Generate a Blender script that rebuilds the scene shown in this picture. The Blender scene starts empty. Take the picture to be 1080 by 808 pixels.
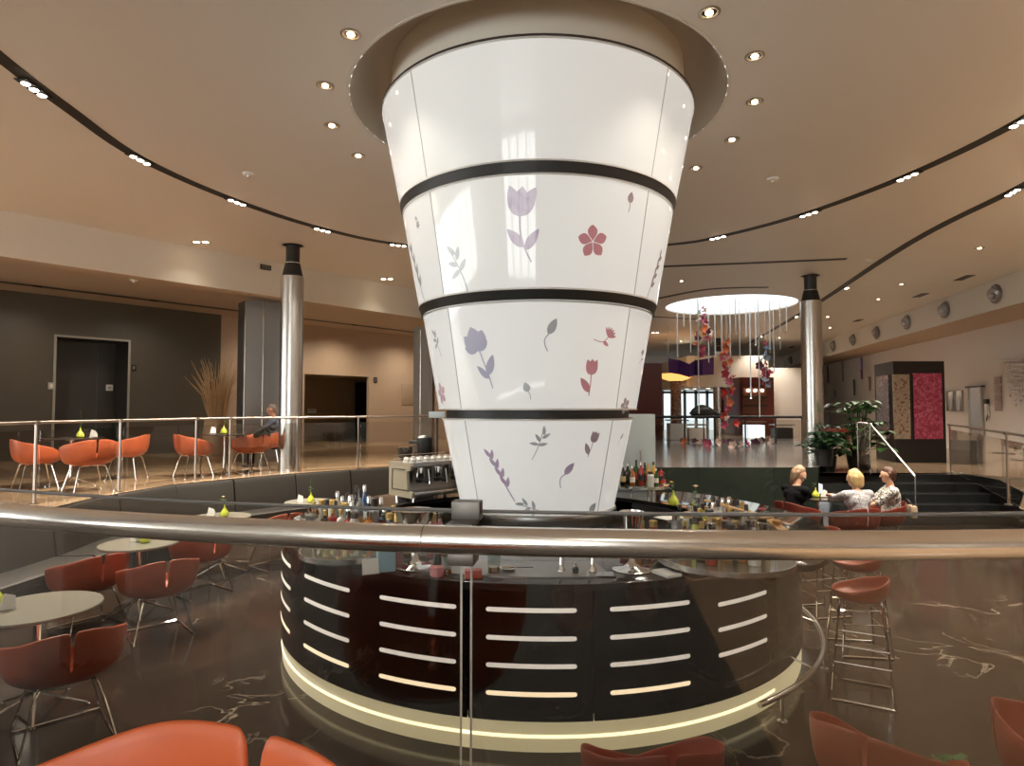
import bpy, bmesh, math, random
from mathutils import Vector, Matrix
R = math.radians
PI = math.pi
sc = bpy.context.scene
COL = sc.collection
random.seed(7)
# ------------------------------------------------------------------ camera, sky, exposure
F = 660.0                      # focal length in pixels of the 1080 x 808 frame
PITCH = R(2.25)
E = 2.18                       # eye height above the sunken bar floor
cam_d = bpy.data.cameras.new('camera')
cam_d.sensor_width = 36.0
cam_d.lens = 36.0*F/1080.0
cam_d.clip_start = 0.03
cam = bpy.data.objects.new('camera', cam_d)
COL.objects.link(cam)
cam.location = (0, 0, E)
cam.rotation_euler = (PI/2+PITCH, 0, 0)
sc.camera = cam
w = bpy.data.worlds.new('sky')
sc.world = w
w.use_nodes = True
wb = w.node_tree.nodes['Background']
wb.inputs[0].default_value = (0.97, 0.98, 0.97, 1)
wb.inputs[1].default_value = 5.0
vs = sc.view_settings
vs.view_transform = 'Standard'
vs.look = 'None'
vs.gamma = 1
vs.use_curve_mapping = False
vs.exposure = 0.85
cy = sc.cycles
cy.max_bounces = 9
cy.diffuse_bounces = 4
cy.glossy_bounces = 4
cy.transmission_bounces = 6
cy.transparent_max_bounces = 16
cy.sample_clamp_indirect = 4
cy.caustics_reflective = False
cy.caustics_refractive = False
cy.use_denoising = True
WARM = (1.0, 0.90, 0.75)
SPOT_W = 205.0                   # each lamp of a ceiling track
DOWN_W = 42.0                   # each downlight round the column
C = Vector((0.26, 6.5))         # axis of the column and of the bar
ZC = E+3.14                     # ceiling
ZU = E-1.20                     # terrace and near walkway
ZR = E-1.38                     # gallery beyond the steps

def ray(px, py):
    x = (px-540)/F
    y = (404-py)/F
    return (x, math.cos(PITCH)-y*math.sin(PITCH), math.sin(PITCH)+y*math.cos(PITCH))
def at_z(px, py, z):
    d = ray(px, py); t = (z-E)/d[2]
    return Vector((d[0]*t, d[1]*t, z))
def at_y(px, py, Y):
    d = ray(px, py); t = Y/d[1]
    return Vector((d[0]*t, Y, E+d[2]*t))
def at_plane(px, py, p0, n):
    d = Vector(ray(px, py)); o = Vector((0, 0, E)); n = Vector(n); p0 = Vector(p0)
    return o+d*((p0-o).dot(n)/d.dot(n))

# ------------------------------------------------------------------ materials
MATS = {}
def mat(name, col, rough=0.5, metal=0.0, emit=None, es=0.0, coat=0.0, var=0.0, vscale=6.0, ior=1.5, trans=0.0, bump=0.0, bscale=200.0, spec=None):
    if name in MATS: return MATS[name]
    m = bpy.data.materials.new(name)
    m.use_nodes = True
    nt = m.node_tree
    b = nt.nodes['Principled BSDF']
    b.inputs['Base Color'].default_value = (*col, 1)
    b.inputs['Roughness'].default_value = rough
    b.inputs['Metallic'].default_value = metal
    b.inputs['IOR'].default_value = ior
    b.inputs['Coat Weight'].default_value = coat
    b.inputs['Coat Roughness'].default_value = 0.05
    b.inputs['Transmission Weight'].default_value = trans
    if spec is not None: b.inputs['Specular IOR Level'].default_value = spec
    if emit:
        b.inputs['Emission Color'].default_value = (*emit, 1)
        b.inputs['Emission Strength'].default_value = es
    tc = nt.nodes.new('ShaderNodeTexCoord')
    if var > 0:
        nz = nt.nodes.new('ShaderNodeTexNoise')
        nz.inputs['Scale'].default_value = vscale
        nz.inputs['Detail'].default_value = 5
        nt.links.new(tc.outputs['Object'], nz.inputs['Vector'])
        mx = nt.nodes.new('ShaderNodeMix'); mx.data_type = 'RGBA'
        mx.inputs[6].default_value = (*[c*(1-var) for c in col], 1)
        mx.inputs[7].default_value = (*[min(1, c*(1+var)) for c in col], 1)
        nt.links.new(nz.outputs[0], mx.inputs[0])
        nt.links.new(mx.outputs[2], b.inputs['Base Color'])
    if bump > 0:
        nb = nt.nodes.new('ShaderNodeTexNoise')
        nb.inputs['Scale'].default_value = bscale
        nt.links.new(tc.outputs['Object'], nb.inputs['Vector'])
        bp = nt.nodes.new('ShaderNodeBump')
        bp.inputs['Strength'].default_value = bump
        bp.inputs['Distance'].default_value = 0.002
        nt.links.new(nb.outputs[0], bp.inputs['Height'])
        nt.links.new(bp.outputs[0], b.inputs['Normal'])
    MATS[name] = m
    return m

def glass_mat(name, tint=(0.95, 0.97, 0.96), gloss=1.0, rough=0.0, fr=1.5):
    """thin pane: clear transmission plus a Fresnel reflection"""
    if name in MATS: return MATS[name]
    m = bpy.data.materials.new(name); m.use_nodes = True
    nt = m.node_tree
    for n in list(nt.nodes):
        if n.type != 'OUTPUT_MATERIAL': nt.nodes.remove(n)
    out = nt.nodes['Material Output']
    t = nt.nodes.new('ShaderNodeBsdfTransparent'); t.inputs[0].default_value = (*tint, 1)
    g = nt.nodes.new('ShaderNodeBsdfGlossy'); g.inputs['Roughness'].default_value = rough
    g.inputs[0].default_value = (gloss, gloss, gloss, 1)
    # Schlick reflectance from the angle to the surface, the same from both faces
    ge = nt.nodes.new('ShaderNodeNewGeometry')
    dt = nt.nodes.new('ShaderNodeVectorMath'); dt.operation = 'DOT_PRODUCT'
    nt.links.new(ge.outputs['Normal'], dt.inputs[0]); nt.links.new(ge.outputs['Incoming'], dt.inputs[1])
    def mth(op, a, b=None):
        n = nt.nodes.new('ShaderNodeMath'); n.operation = op
        for k, v in enumerate((a, b)):
            if v is None: continue
            if isinstance(v, (int, float)): n.inputs[k].default_value = v
            else: nt.links.new(v, n.inputs[k])
        return n.outputs[0]
    f0 = ((fr-1)/(fr+1))**2
    c = mth('ABSOLUTE', dt.outputs['Value']); c = mth('POWER', mth('SUBTRACT', 1.0, c), 5.0)
    fo = mth('ADD', mth('MULTIPLY', c, 1-f0), f0)
    mx = nt.nodes.new('ShaderNodeMixShader')
    nt.links.new(fo, mx.inputs[0]); nt.links.new(t.outputs[0], mx.inputs[1])
    nt.links.new(g.outputs[0], mx.inputs[2]); nt.links.new(mx.outputs[0], out.inputs[0])
    MATS[name] = m
    return m

def marble(name, base, vein, rough, tile=None, spec=.5, joint=(0, 0, 0), veinw=0.06, vscale=1.2, seed=0.0, ang=0.0, veinmix=0.8):
    if name in MATS: return MATS[name]
    m = bpy.data.materials.new(name); m.use_nodes = True
    nt = m.node_tree; L = nt.links.new
    b = nt.nodes['Principled BSDF']
    b.inputs['Roughness'].default_value = rough; b.inputs['Specular IOR Level'].default_value = spec
    tc = nt.nodes.new('ShaderNodeTexCoord')
    mp = nt.nodes.new('ShaderNodeMapping')
    mp.inputs['Rotation'].default_value = (0, 0, ang)
    mp.inputs['Location'].default_value = (seed, seed*.7, 0)
    L(tc.outputs['Object'], mp.inputs['Vector'])
    n1 = nt.nodes.new('ShaderNodeTexNoise'); n1.inputs['Scale'].default_value = vscale; n1.inputs['Detail'].default_value = 6
    n1.inputs['Distortion'].default_value = 1.6
    L(mp.outputs[0], n1.inputs['Vector'])
    sub = nt.nodes.new('ShaderNodeMath'); sub.operation = 'SUBTRACT'; sub.inputs[1].default_value = 0.5
    L(n1.outputs[0], sub.inputs[0])
    ab = nt.nodes.new('ShaderNodeMath'); ab.operation = 'ABSOLUTE'; L(sub.outputs[0], ab.inputs[0])
    cr = nt.nodes.new('ShaderNodeMapRange'); cr.inputs[1].default_value = 0.0; cr.inputs[2].default_value = veinw*.25
    cr.inputs[3].default_value = 1.0; cr.inputs[4].default_value = 0.0
    L(ab.outputs[0], cr.inputs[0])
    n2 = nt.nodes.new('ShaderNodeTexNoise'); n2.inputs['Scale'].default_value = vscale*.8; L(tc.outputs['Object'], n2.inputs['Vector'])
    c2 = nt.nodes.new('ShaderNodeMapRange'); c2.inputs[1].default_value = .5; c2.inputs[2].default_value = .68
    L(n2.outputs[0], c2.inputs[0])
    mu = nt.nodes.new('ShaderNodeMath'); mu.operation = 'MULTIPLY'; L(cr.outputs[0], mu.inputs[0]); L(c2.outputs[0], mu.inputs[1])
    m3 = nt.nodes.new('ShaderNodeMath'); m3.operation = 'MULTIPLY'; m3.inputs[1].default_value = veinmix; L(mu.outputs[0], m3.inputs[0])
    n4 = nt.nodes.new('ShaderNodeTexNoise'); n4.inputs['Scale'].default_value = 2.5; n4.inputs['Detail'].default_value = 8; L(mp.outputs[0], n4.inputs['Vector'])
    v = nt.nodes.new('ShaderNodeMix'); v.data_type = 'RGBA'
    v.inputs[6].default_value = (*[c*.72 for c in base], 1); v.inputs[7].default_value = (*[c*1.28 for c in base], 1)
    L(n4.outputs[0], v.inputs[0])
    mx = nt.nodes.new('ShaderNodeMix'); mx.data_type = 'RGBA'; mx.inputs[7].default_value = (*vein, 1)
    L(m3.outputs[0], mx.inputs[0]); L(v.outputs[2], mx.inputs[6])
    last = mx.outputs[2]
    if tile:
        bk = nt.nodes.new('ShaderNodeTexBrick')
        bk.offset = 0.5
        bk.inputs['Color1'].default_value = (1, 1, 1, 1); bk.inputs['Color2'].default_value = (.86, .86, .86, 1)
        bk.inputs['Mortar'].default_value = (*joint, 1)
        bk.inputs['Scale'].default_value = 1.0; bk.inputs['Mortar Size'].default_value = 0.003
        bk.inputs['Brick Width'].default_value = tile[0]; bk.inputs['Row Height'].default_value = tile[1]
        m4 = nt.nodes.new('ShaderNodeMapping'); m4.inputs['Rotation'].default_value = (0, 0, ang)
        L(tc.outputs['Object'], m4.inputs['Vector']); L(m4.outputs[0], bk.inputs['Vector'])
        ml = nt.nodes.new('ShaderNodeMix'); ml.data_type = 'RGBA'; ml.blend_type = 'MULTIPLY'; ml.inputs[0].default_value = 1.0
        L(last, ml.inputs[6]); L(bk.outputs[0], ml.inputs[7]); last = ml.outputs[2]
    L(last, b.inputs['Base Color'])
    MATS[name] = m
    return m

def lamp_mat(name, col, s):
    if name in MATS: return MATS[name]
    m = bpy.data.materials.new(name); m.use_nodes = True
    b = m.node_tree.nodes['Principled BSDF']
    b.inputs['Base Color'].default_value = (.9, .88, .82, 1)
    b.inputs['Emission Color'].default_value = (*col, 1)
    b.inputs['Emission Strength'].default_value = s
    MATS[name] = m
    return m

def orange(name, c, rough):
    return mat(name, c, rough, var=0.06, vscale=14, bump=0.12, bscale=420)
M = dict(
    ceiling=mat('ceiling paint', (.76, .71, .635), .42, var=.02, vscale=1.0),
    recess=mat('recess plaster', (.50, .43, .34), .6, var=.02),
    cream=mat('cream plaster', (.72, .67, .585), .6, var=.02),
    peach=mat('peach plaster', (.50, .36, .245), .5, var=.03),
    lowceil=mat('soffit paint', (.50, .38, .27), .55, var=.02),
    greige=mat('grey beige wall', (.72, .655, .60), .5, var=.02),
    slot=mat('black track channel', (.008, .007, .006), .5),
    steel=mat('brushed steel', (.56, .54, .51), .27, 1.0, var=.05, vscale=30),
    railsteel=mat('thin rail steel', (.36, .31, .27), .32, 1.0, var=.04, vscale=30),
    steel_dark=mat('dark steel panel', (.30, .29, .28), .32, 1.0, var=.05, vscale=3),
    chrome=mat('chrome', (.78, .77, .75), .09, 1.0),
    handrail=mat('satin handrail steel', (.86, .82, .77), .2, 1.0, var=.03, vscale=60),
    black=mat('black lacquer', (.007, .005, .0055), .07, coat=.4),
    blackmat=mat('matt black', (.012, .011, .010), .5),
    blackplastic=mat('black plastic', (.015, .014, .014), .35),
    counter=mat('dark glass counter', (.02, .017, .016), .07, coat=.5),
    orange=orange('orange plastic', (.44, .098, .036), .45),
    orange_d=orange('rust red plastic', (.33, .065, .028), .45),
    wine=orange('dark red plastic', (.15, .022, .011), .4),
    lime=mat('lime ceramic', (.50, .56, .055), .25, coat=.4, var=.05),
    white=mat('white paper', (.80, .79, .76), .7),
    porcelain=mat('white porcelain', (.80, .78, .73), .2, coat=.4),
    leather=mat('dark leather', (.015, .012, .009), .5, var=.15, vscale=40, bump=.2, bscale=300),
    tabletop=mat('grey table laminate', (.16, .148, .118), .35, var=.04),
    darktop=mat('dark table laminate', (.035, .025, .02), .2, var=.1),
    leaf=mat('green leaves', (.045, .13, .025), .45, var=.35, vscale=9),
    leafdark=mat('dark green leaves', (.012, .036, .011), .4, var=.4, vscale=9),
    wood=mat('pale wood', (.60, .36, .15), .45, var=.2, vscale=18),
    straw=mat('dry straw', (.55, .36, .18), .7, var=.25, vscale=5),
    soil=mat('pot soil', (.02, .014, .01), .9),
    red=mat('deep red wall', (.11, .018, .012), .4, var=.1),
    skin=mat('skin', (.60, .33, .22), .5, var=.05, vscale=20),
    glass=glass_mat('clear glass', (.965, .975, .97)),
    pane=glass_mat('railing glass', (.90, .90, .89), fr=1.52),
    paneT=glass_mat('tinted railing glass', (.86, .85, .83)),
)

# ------------------------------------------------------------------ mesh helpers
class MB:
    def __init__(s):
        s.b = bmesh.new(); s.mi = 0
    def quad(s, *pts):
        try:
            f = s.b.faces.new([s.b.verts.new(p) for p in pts]); f.material_index = s.mi
        except ValueError: pass
        return s
    def box(s, c, size, rz=0.0, rot=None, bev=0.0):
        mtx = Matrix.Translation(c) @ (rot.to_4x4() if rot is not None else Matrix.Rotation(rz, 4, 'Z')) @ Matrix.Diagonal((*size, 1))
        r = bmesh.ops.create_cube(s.b, size=1.0, matrix=mtx)
        if bev > 0:
            es = list({e for v in r['verts'] for e in v.link_edges})
            bmesh.ops.bevel(s.b, geom=es, offset=bev, segments=2, profile=.6, affect='EDGES')
        for f in s.b.faces:
            if f.material_index == 0 and s.mi: f.material_index = s.mi
        return s
    def grid(s, rows, close_u=False, close_v=False, flip=False):
        vs_ = [[s.b.verts.new(p) for p in r] for r in rows]
        n = len(vs_); k = len(vs_[0])
        for i in range(n if close_u else n-1):
            for j in range(k if close_v else k-1):
                q = [vs_[i][j], vs_[(i+1) % n][j], vs_[(i+1) % n][(j+1) % k], vs_[i][(j+1) % k]]
                q = list(dict.fromkeys(q))
                if flip: q.reverse()
                if len(q) > 2:
                    try: s.b.faces.new(q).material_index = s.mi
                    except ValueError: pass
        return vs_
    def cap(s, ring):
        try: s.b.faces.new(ring).material_index = s.mi
        except ValueError: pass
    def lathe(s, prof, c=(0, 0, 0), n=24, a0=0.0, a1=2*PI, caps=True):
        full = abs(a1-a0-2*PI) < 1e-6
        k = n if full else n+1
        rows = []
        for i in range(k):
            a = a0+(a1-a0)*i/n
            rows.append([(c[0]+r*math.cos(a), c[1]+r*math.sin(a), c[2]+z) for r, z in prof])
        vs_ = s.grid(rows, close_u=full)
        if full and caps:
            if prof[0][0] > 1e-5: s.cap([v[0] for v in vs_][::-1])
            if prof[-1][0] > 1e-5: s.cap([v[-1] for v in vs_])
        bmesh.ops.remove_doubles(s.b, verts=s.b.verts, dist=1e-6)
        return s
    def tube(s, pts, r, n=8, closed=False, caps=True, flat=1.0):
        pts = [Vector(p) for p in pts]
        rr = r if isinstance(r, (list, tuple)) else [r]*len(pts)
        up = Vector((0, 0, 1)); rows = []; prev = None
        for i, p in enumerate(pts):
            if closed: t = (pts[(i+1) % len(pts)]-pts[i-1])
            else: t = pts[min(i+1, len(pts)-1)]-pts[max(i-1, 0)]
            t.normalize()
            if prev is None:
                a = t.cross(up if abs(t.dot(up)) < .95 else Vector((1, 0, 0))); a.normalize()
            else:
                a = prev-t*prev.dot(t); a.normalize()
            prev = a
            bb = t.cross(a)
            rows.append([p+(a*math.cos(2*PI*k/n)+bb*math.sin(2*PI*k/n)*flat)*rr[i] for k in range(n)])
        vs_ = s.grid(rows, close_u=closed, close_v=True)
        if not closed and caps:
            s.cap(vs_[0][::-1]); s.cap(vs_[-1])
        return s
    def prism(s, poly, z0, z1):
        n = len(poly)
        lo = [s.b.verts.new((p[0], p[1], z0)) for p in poly]; hi = [s.b.verts.new((p[0], p[1], z1)) for p in poly]
        s.cap(lo[::-1]); s.cap(hi)
        for i in range(n):
            s.cap([lo[i], lo[(i+1) % n], hi[(i+1) % n], hi[i]])
        return s
    def ball(s, c, r, seg=10, rings=7, sc_=(1, 1, 1), rot=None):
        mtx = Matrix.Translation(c) @ (rot.to_4x4() if rot is not None else Matrix.Identity(4)) @ Matrix.Diagonal((r*sc_[0], r*sc_[1], r*sc_[2], 1))
        res = bmesh.ops.create_uvsphere(s.b, u_segments=seg, v_segments=rings, radius=1.0, matrix=mtx)
        for v in res['verts']:
            for f in v.link_faces: f.material_index = s.mi
        return s
    def mesh(s, name, mats, smooth=True, ang=38):
        me = bpy.data.meshes.new(name)
        bmesh.ops.recalc_face_normals(s.b, faces=s.b.faces)
        s.b.to_mesh(me); s.b.free()
        for m in (mats if isinstance(mats, (list, tuple)) else [mats]): me.materials.append(m)
        if smooth and len(me.polygons):
            me.polygons.foreach_set('use_smooth', [True]*len(me.polygons))
            me.set_sharp_from_angle(angle=R(ang))
        return me
    def build(s, name, mats, parent=None, smooth=True, ang=38):
        o = bpy.data.objects.new(name, s.mesh(name, mats, smooth, ang))
        COL.objects.link(o)
        if parent is not None: o.parent = parent
        return o

def tag(o, label=None, cat=None, group=None, kind=None):
    if label: o['label'] = label
    if cat: o['category'] = cat
    if group: o['group'] = group
    if kind: o['kind'] = kind
    return o
def thing(name, label, cat, loc=(0, 0, 0), rz=0.0, group=None):
    o = bpy.data.objects.new(name, None); COL.objects.link(o)
    o.location = loc; o.rotation_euler = (0, 0, rz); o.empty_display_size = .1
    return tag(o, label, cat, group)
def struct(mb, name, m, smooth=True, ang=38):
    o = mb.build(name, m, None, smooth, ang); o['kind'] = 'structure'
    return o
def dup(root, loc=None, rz=None, label=None, group=None, scale=None):
    def cp(o, par):
        c = o.copy(); COL.objects.link(c)
        if par is not None: c.parent = par
        for ch in list(o.children): cp(ch, c)
        return c
    r = cp(root, None)
    if loc is not None: r.location = loc
    if rz is not None: r.rotation_euler = (0, 0, rz)
    if label: r['label'] = label
    if group: r['group'] = group
    if scale: r.scale = (scale,)*3
    return r
ORD = ['first', 'second', 'third', 'fourth', 'fifth', 'sixth', 'seventh', 'eighth', 'ninth', 'tenth', 'eleventh', 'twelfth', 'thirteenth',
       'fourteenth', 'fifteenth', 'sixteenth', 'seventeenth', 'eighteenth', 'nineteenth', 'twentieth']
def pol(phi, r, z=0.0, c=C):
    """point at bearing phi round the bar's axis; 0 faces the camera, positive turns towards +x"""
    return Vector((c[0]+r*math.sin(phi), c[1]-r*math.cos(phi), z))
def arc_sheet(mb, r0, r1, z0, z1, p0, p1, n=48):
    """closed curved slab between two radii, heights and bearings"""
    rows = []
    for i in range(n+1):
        a = p0+(p1-p0)*i/n
        rows.append([pol(a, r0, z0), pol(a, r1, z0), pol(a, r1, z1), pol(a, r0, z1)])
    v = mb.grid(rows, close_v=True)
    mb.cap(v[0][::-1]); mb.cap(v[-1])
    return mb
# ------------------------------------------------------------------ the shell of the hall
edge_px = [(-60, 566), (10, 545), (57, 535), (98, 525), (180, 511), (243, 505), (300, 500), (350, 496.5), (400, 493), (460, 490)]
LEDGE = [at_z(x, y, ZU).xy for x, y in edge_px]                       # rim of the terrace
WALLY = at_z(690, 493, ZU).y
near = [Vector((-2.6, 2.2)), Vector((-1.07, 1.40)), Vector((0, 1.12)), Vector((.84, 1.10))]
rim_left = [Vector((.84, 1.10)), Vector((0, 1.12)), Vector((-1.07, 1.40)), Vector((-2.6, 2.35)), Vector((-4.6, 4.2)), Vector((-5.6, 5.9))]+LEDGE
rim_left += [Vector((0.2, WALLY+.6)), Vector((2.6, WALLY)), Vector((6.15, WALLY))]
ST_TOP = 13.3
rim_right = [Vector((6.15, WALLY)), Vector((6.35, ST_TOP)), Vector((9.5, ST_TOP)), Vector((9.3, 12.0)), Vector((8.3, 10.2)), Vector((7.0, 8.7)), Vector((6.1, 6.6)), Vector((5.0, 4.0)),
             Vector((3.2, 2.0)), Vector((.84, 1.10))]
def fill(mb, loops, z):
    es = []
    for lp in loops:
        v = [mb.b.verts.new((p[0], p[1], z)) for p in lp]
        es += [mb.b.edges.new((v[i], v[(i+1) % len(v)])) for i in range(len(v))]
    bmesh.ops.triangle_fill(mb.b, use_beauty=True, use_dissolve=False, edges=es)
    return mb
pitfloor = marble('brown marble', (.031, .021, .015), (.32, .26, .20), .12, spec=.28, tile=(1.2, .6), joint=(.25, .22, .2), vscale=1.0, veinw=.05, ang=.35)
beige = marble('beige polished stone', (.46, .315, .195), (.5, .36, .24), .13, tile=(1.2, 1.2), joint=(.6, .6, .6), vscale=.6, veinmix=.3)
greyslab = marble('grey polished stone', (.15, .14, .135), (.4, .38, .36), .16, tile=(1.5, 1.5), joint=(.5, .5, .5), vscale=1.5, veinmix=.7)
greenstone = marble('dark green stone', (.020, .026, .020), (.12, .13, .11), .2, tile=(1.5, 2.0), joint=(.3, .3, .3), vscale=1.6, veinmix=.5)
warmstone = marble('tan polished stone', (.36, .25, .16), (.5, .38, .28), .12, tile=(1.2, 1.2), joint=(.6, .6, .6), vscale=.6, veinmix=.3)
# sunken floor
struct(fill(MB(), [[(-8, 0.5), (11, 0.5), (11, 15), (-8, 15)]], 0.0), 'floor', pitfloor)
# terrace and near walkway
XL, XR, YB, YF = -21.0, 22.0, -9.0, 46.0
stage = [(0.2, WALLY+.6), (2.6, WALLY), (6.15, WALLY), (7.75, 15.3), (11.2, 24.5), (0.2, 24.5)]
pa = [tuple(p) for p in rim_left[4:-2]]+[(0.2, 24.5), (11.2, 24.5), (11.2, YF), (XL, YF), (XL, 4.2)]
struct(fill(MB(), [pa], ZU), 'floor_terrace', beige)
pa = [(XL, YB), (.84, YB)]+[tuple(p) for p in rim_left[:5]]+[(XL, 4.2)]
ZWK = ZU+.06
struct(fill(MB(), [pa], ZWK), 'floor_walkway', mat('dark walkway carpet', (.055, .046, .038), .8, var=.1))
struct(fill(MB(), [stage], ZU), 'floor_stage', greyslab)
pb = [(.84, YB), (XR, YB), (XR, YF), (11.2, YF), (11.2, 24.5), (7.75, 15.3)]+[tuple(p) for p in rim_right]
struct(fill(MB(), [pb], ZR), 'floor_gallery', warmstone)
m = MB()
m.grid([[(x, y, ZR), (x, y, ZU)] for x, y in ((6.15, WALLY), (7.75, 15.3), (11.2, 24.5), (11.2, YF))]); m.quad((.84, YB, ZR), (.84, 1.1, ZR), (.84, 1.1, ZU), (.84, YB, ZU))
struct(m, 'trim_1', greenstone)
def wall_strip(pts, z0, z1):
    mb = MB(); mb.grid([[(p[0], p[1], z0), (p[0], p[1], z1)] for p in pts]); return mb
struct(wall_strip(rim_left[:6+len(LEDGE)], 0, ZU), 'wall_pit', M['black'])
struct(wall_strip(rim_left[5+len(LEDGE):], 0, ZU), 'wall_stage', greenstone)
struct(wall_strip(rim_right[2:], 0, ZR), 'wall_gallery', M['black'])
# ceiling with its two round openings
RC, RR = Vector((.26, 6.55)), 1.93
SK, SR = Vector((6.72, 19.2)), 1.93
circ = lambda c, r, n=64: [(c[0]+r*math.cos(2*PI*i/n), c[1]+r*math.sin(2*PI*i/n)) for i in range(n)]
mb = fill(MB(), [[(XL, YB), (XR, YB), (XR, YF), (XL, YF)], circ(RC, RR), circ(SK, SR)], ZC)
struct(mb, 'ceiling', M['ceiling'], smooth=False)
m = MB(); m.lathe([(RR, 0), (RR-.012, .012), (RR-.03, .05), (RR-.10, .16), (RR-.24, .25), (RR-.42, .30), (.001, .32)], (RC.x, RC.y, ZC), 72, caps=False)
struct(m, 'ceiling_recess', M['recess'], ang=60)
m = MB(); m.lathe([(RR+.004, -.004), (RR+.03, -.006), (RR+.03, 0)], (RC.x, RC.y, ZC), 72, caps=False)
struct(m, 'trim_2', M['cream'])
m = MB(); m.lathe([(SR, 0), (SR, .07)], (SK.x, SK.y, ZC), 64, caps=False)
struct(m, 'window_1', M['cream'])
m = MB(); m.lathe([(0.001, 0), (SR, 0), (SR, .02), (0.001, .02)], (SK.x, SK.y, ZC+.05), 64, caps=False); m.build('pane', lamp_mat('daylit skylight pane', (.86, .95, 1.0), 1.0), bpy.data.objects['window_1'])
# black light tracks in the ceiling: strips let into the plaster
def track(pts, wdt, name):
    """curved channel through ceiling points"""
    pts = [Vector((p[0], p[1], ZC)) for p in pts]; rows = []
    for i, p in enumerate(pts):
        t = (pts[min(i+1, len(pts)-1)]-pts[max(i-1, 0)]).normalized(); n = Vector((-t.y, t.x, 0))*wdt*.5
        rows.append([p+n+Vector((0, 0, .05)), p+n+Vector((0, 0, -.006)), p-n+Vector((0, 0, -.006)), p-n+Vector((0, 0, .05))])
    mb = MB(); v = mb.grid(rows, close_v=True); mb.cap(v[0][::-1]); mb.cap(v[-1])
    return struct(mb, name, M['slot'])
def smooth_pts(pts, n=6):
    """Catmull-Rom through the given points"""
    P = [Vector(p) for p in pts]; P = [P[0]*2-P[1]]+P+[P[-1]*2-P[-2]]; out = []
    for i in range(1, len(P)-2):
        for k in range(n):
            t = k/n; a, b, c, d = P[i-1], P[i], P[i+1], P[i+2]
            out.append(.5*((2*b)+(c-a)*t+(2*a-5*b+4*c-d)*t*t+(3*b-a-3*c+d)*t**3))
    out.append(P[-2]); return out
tz = lambda l: [at_z(x, y, ZC) for x, y in l]
T1 = smooth_pts([Vector((-4.0, 3.6, ZC))]+tz([(-60, 5), (0, 60), (70, 113), (150, 168), (250, 212), (340, 241), (425, 258)])+[Vector((.4, 12.65, ZC))]+tz([(705, 258), (765, 248), (850, 225), (957, 185), (1080, 125), (1180, 55)]))
track(T1, .15, 'trim_3')
T2 = tz([(1180, 135), (1080, 195), (960, 256), (865, 318), (820, 345), (790, 362)])
track(smooth_pts(T2), .17, 'trim_4')
track(smooth_pts(tz([(640, 284), (700, 281), (800, 277), (893, 273)])), .16, 'trim_5')
track(smooth_pts(tz([(660, 322), (693, 315), (740, 306), (775, 303.5), (810, 303)])), .16, 'trim_6')
track(smooth_pts(tz([(640, 330), (690, 334), (740, 337)])), .16, 'trim_7')
# side beams: a deep cream fascia along both sides of the hall
ZB = E+2.40
def fascia(p, q, z0, z1, back, name, mface, mund):
    p, q = Vector(p), Vector(q); n = Vector(back)
    mb = MB(); mb.quad((*p, z0), (*q, z0), (*q, z1), (*p, z1)); o = struct(mb, name, mface)
    mb = MB(); mb.quad((*p, z0), (*q, z0), (*(q+n), z0), (*(p+n), z0)); struct(mb, 'trim_'+str(20+len([x for x in bpy.data.objects if x.name.startswith('trim')])), mund)
    return o
LD = Vector((.83, 1.0)).normalized(); LN = Vector((-LD.y, LD.x))          # the terrace side runs askew
lb0 = at_z(0, 221, ZC).xy; lb1 = at_z(440, 306, ZC).xy; ld = (lb1-lb0).normalized()
pB0, pB1 = lb0-ld*12, lb1+ld*6
fascia(pB0, pB1, ZB, ZC, LN*.35, 'beam_terrace', M['cream'], M['lowceil'])
ZB2 = E+2.62
pb0, pb1 = pB0+LN*.35, pB1+LN*.35
mb = MB(); mb.quad((*pb0, ZB), (*pb1, ZB), (*pb1, ZB2), (*pb0, ZB2)); struct(mb, 'beam_back', M['lowceil'])
# ceiling behind that beam, with a narrow dark slot
mb = MB(); mb.quad((*pb0, ZB2), (*pb1, ZB2), (*(pb1+LN*12), ZB2), (*(pb0+LN*12), ZB2)); struct(mb, 'ceiling_terrace', M['lowceil'])
# terrace back wall line
W0 = Vector((-8.2, 17.65)); wl = lambda px: W0+LD*((px-540)/F*W0.y-W0.x)/(LD.x-(px-540)/F*LD.y)
wa, wb_, wc, wd, we, wf = wl(-260), wl(232), wl(250), wl(321), wl(389), wl(640)
sl0, sl1 = wa-LN*1.25, wf-LN*1.25
mb = MB(); mb.quad((*sl0, ZB2-.006), (*sl1, ZB2-.006), (*(sl1+LN*.24), ZB2-.006), (*(sl0+LN*.24), ZB2-.006)); struct(mb, 'trim_8', M['slot'])
def vwall(p, q, z0, z1, name, m, thick=.12, n=LN, cut=None):
    p, q, n = Vector(p), Vector(q), Vector(n)*thick
    mb = MB(); mb.prism([p, q, q+n, p+n], z0, z1); return struct(mb, name, m, smooth=False)
darkwall = mat('dark olive wall', (.088, .074, .054), .45, var=.06, vscale=2)
d0, d1 = wl(57), wl(135)
zdo = at_y(95, 358, d0.y*.5+d1.y*.5).z
vwall(wa, d0, ZU, ZB2, 'wall_dark', darkwall); vwall(d1, wb_, ZU, ZB2, 'wall_dark', darkwall)
vwall(d0, d1, zdo, ZB2, 'wall_dark', darkwall)
vwall(wb_, wd, ZU, ZB2, 'wall_peach', M['peach']); vwall(we, wf, ZU, ZB2, 'wall_peach', M['peach'])
zop = at_y(355, 396, (wd.y+we.y)/2).z
vwall(wd, we, zop, ZB2, 'wall_peach', M['peach'])
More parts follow.
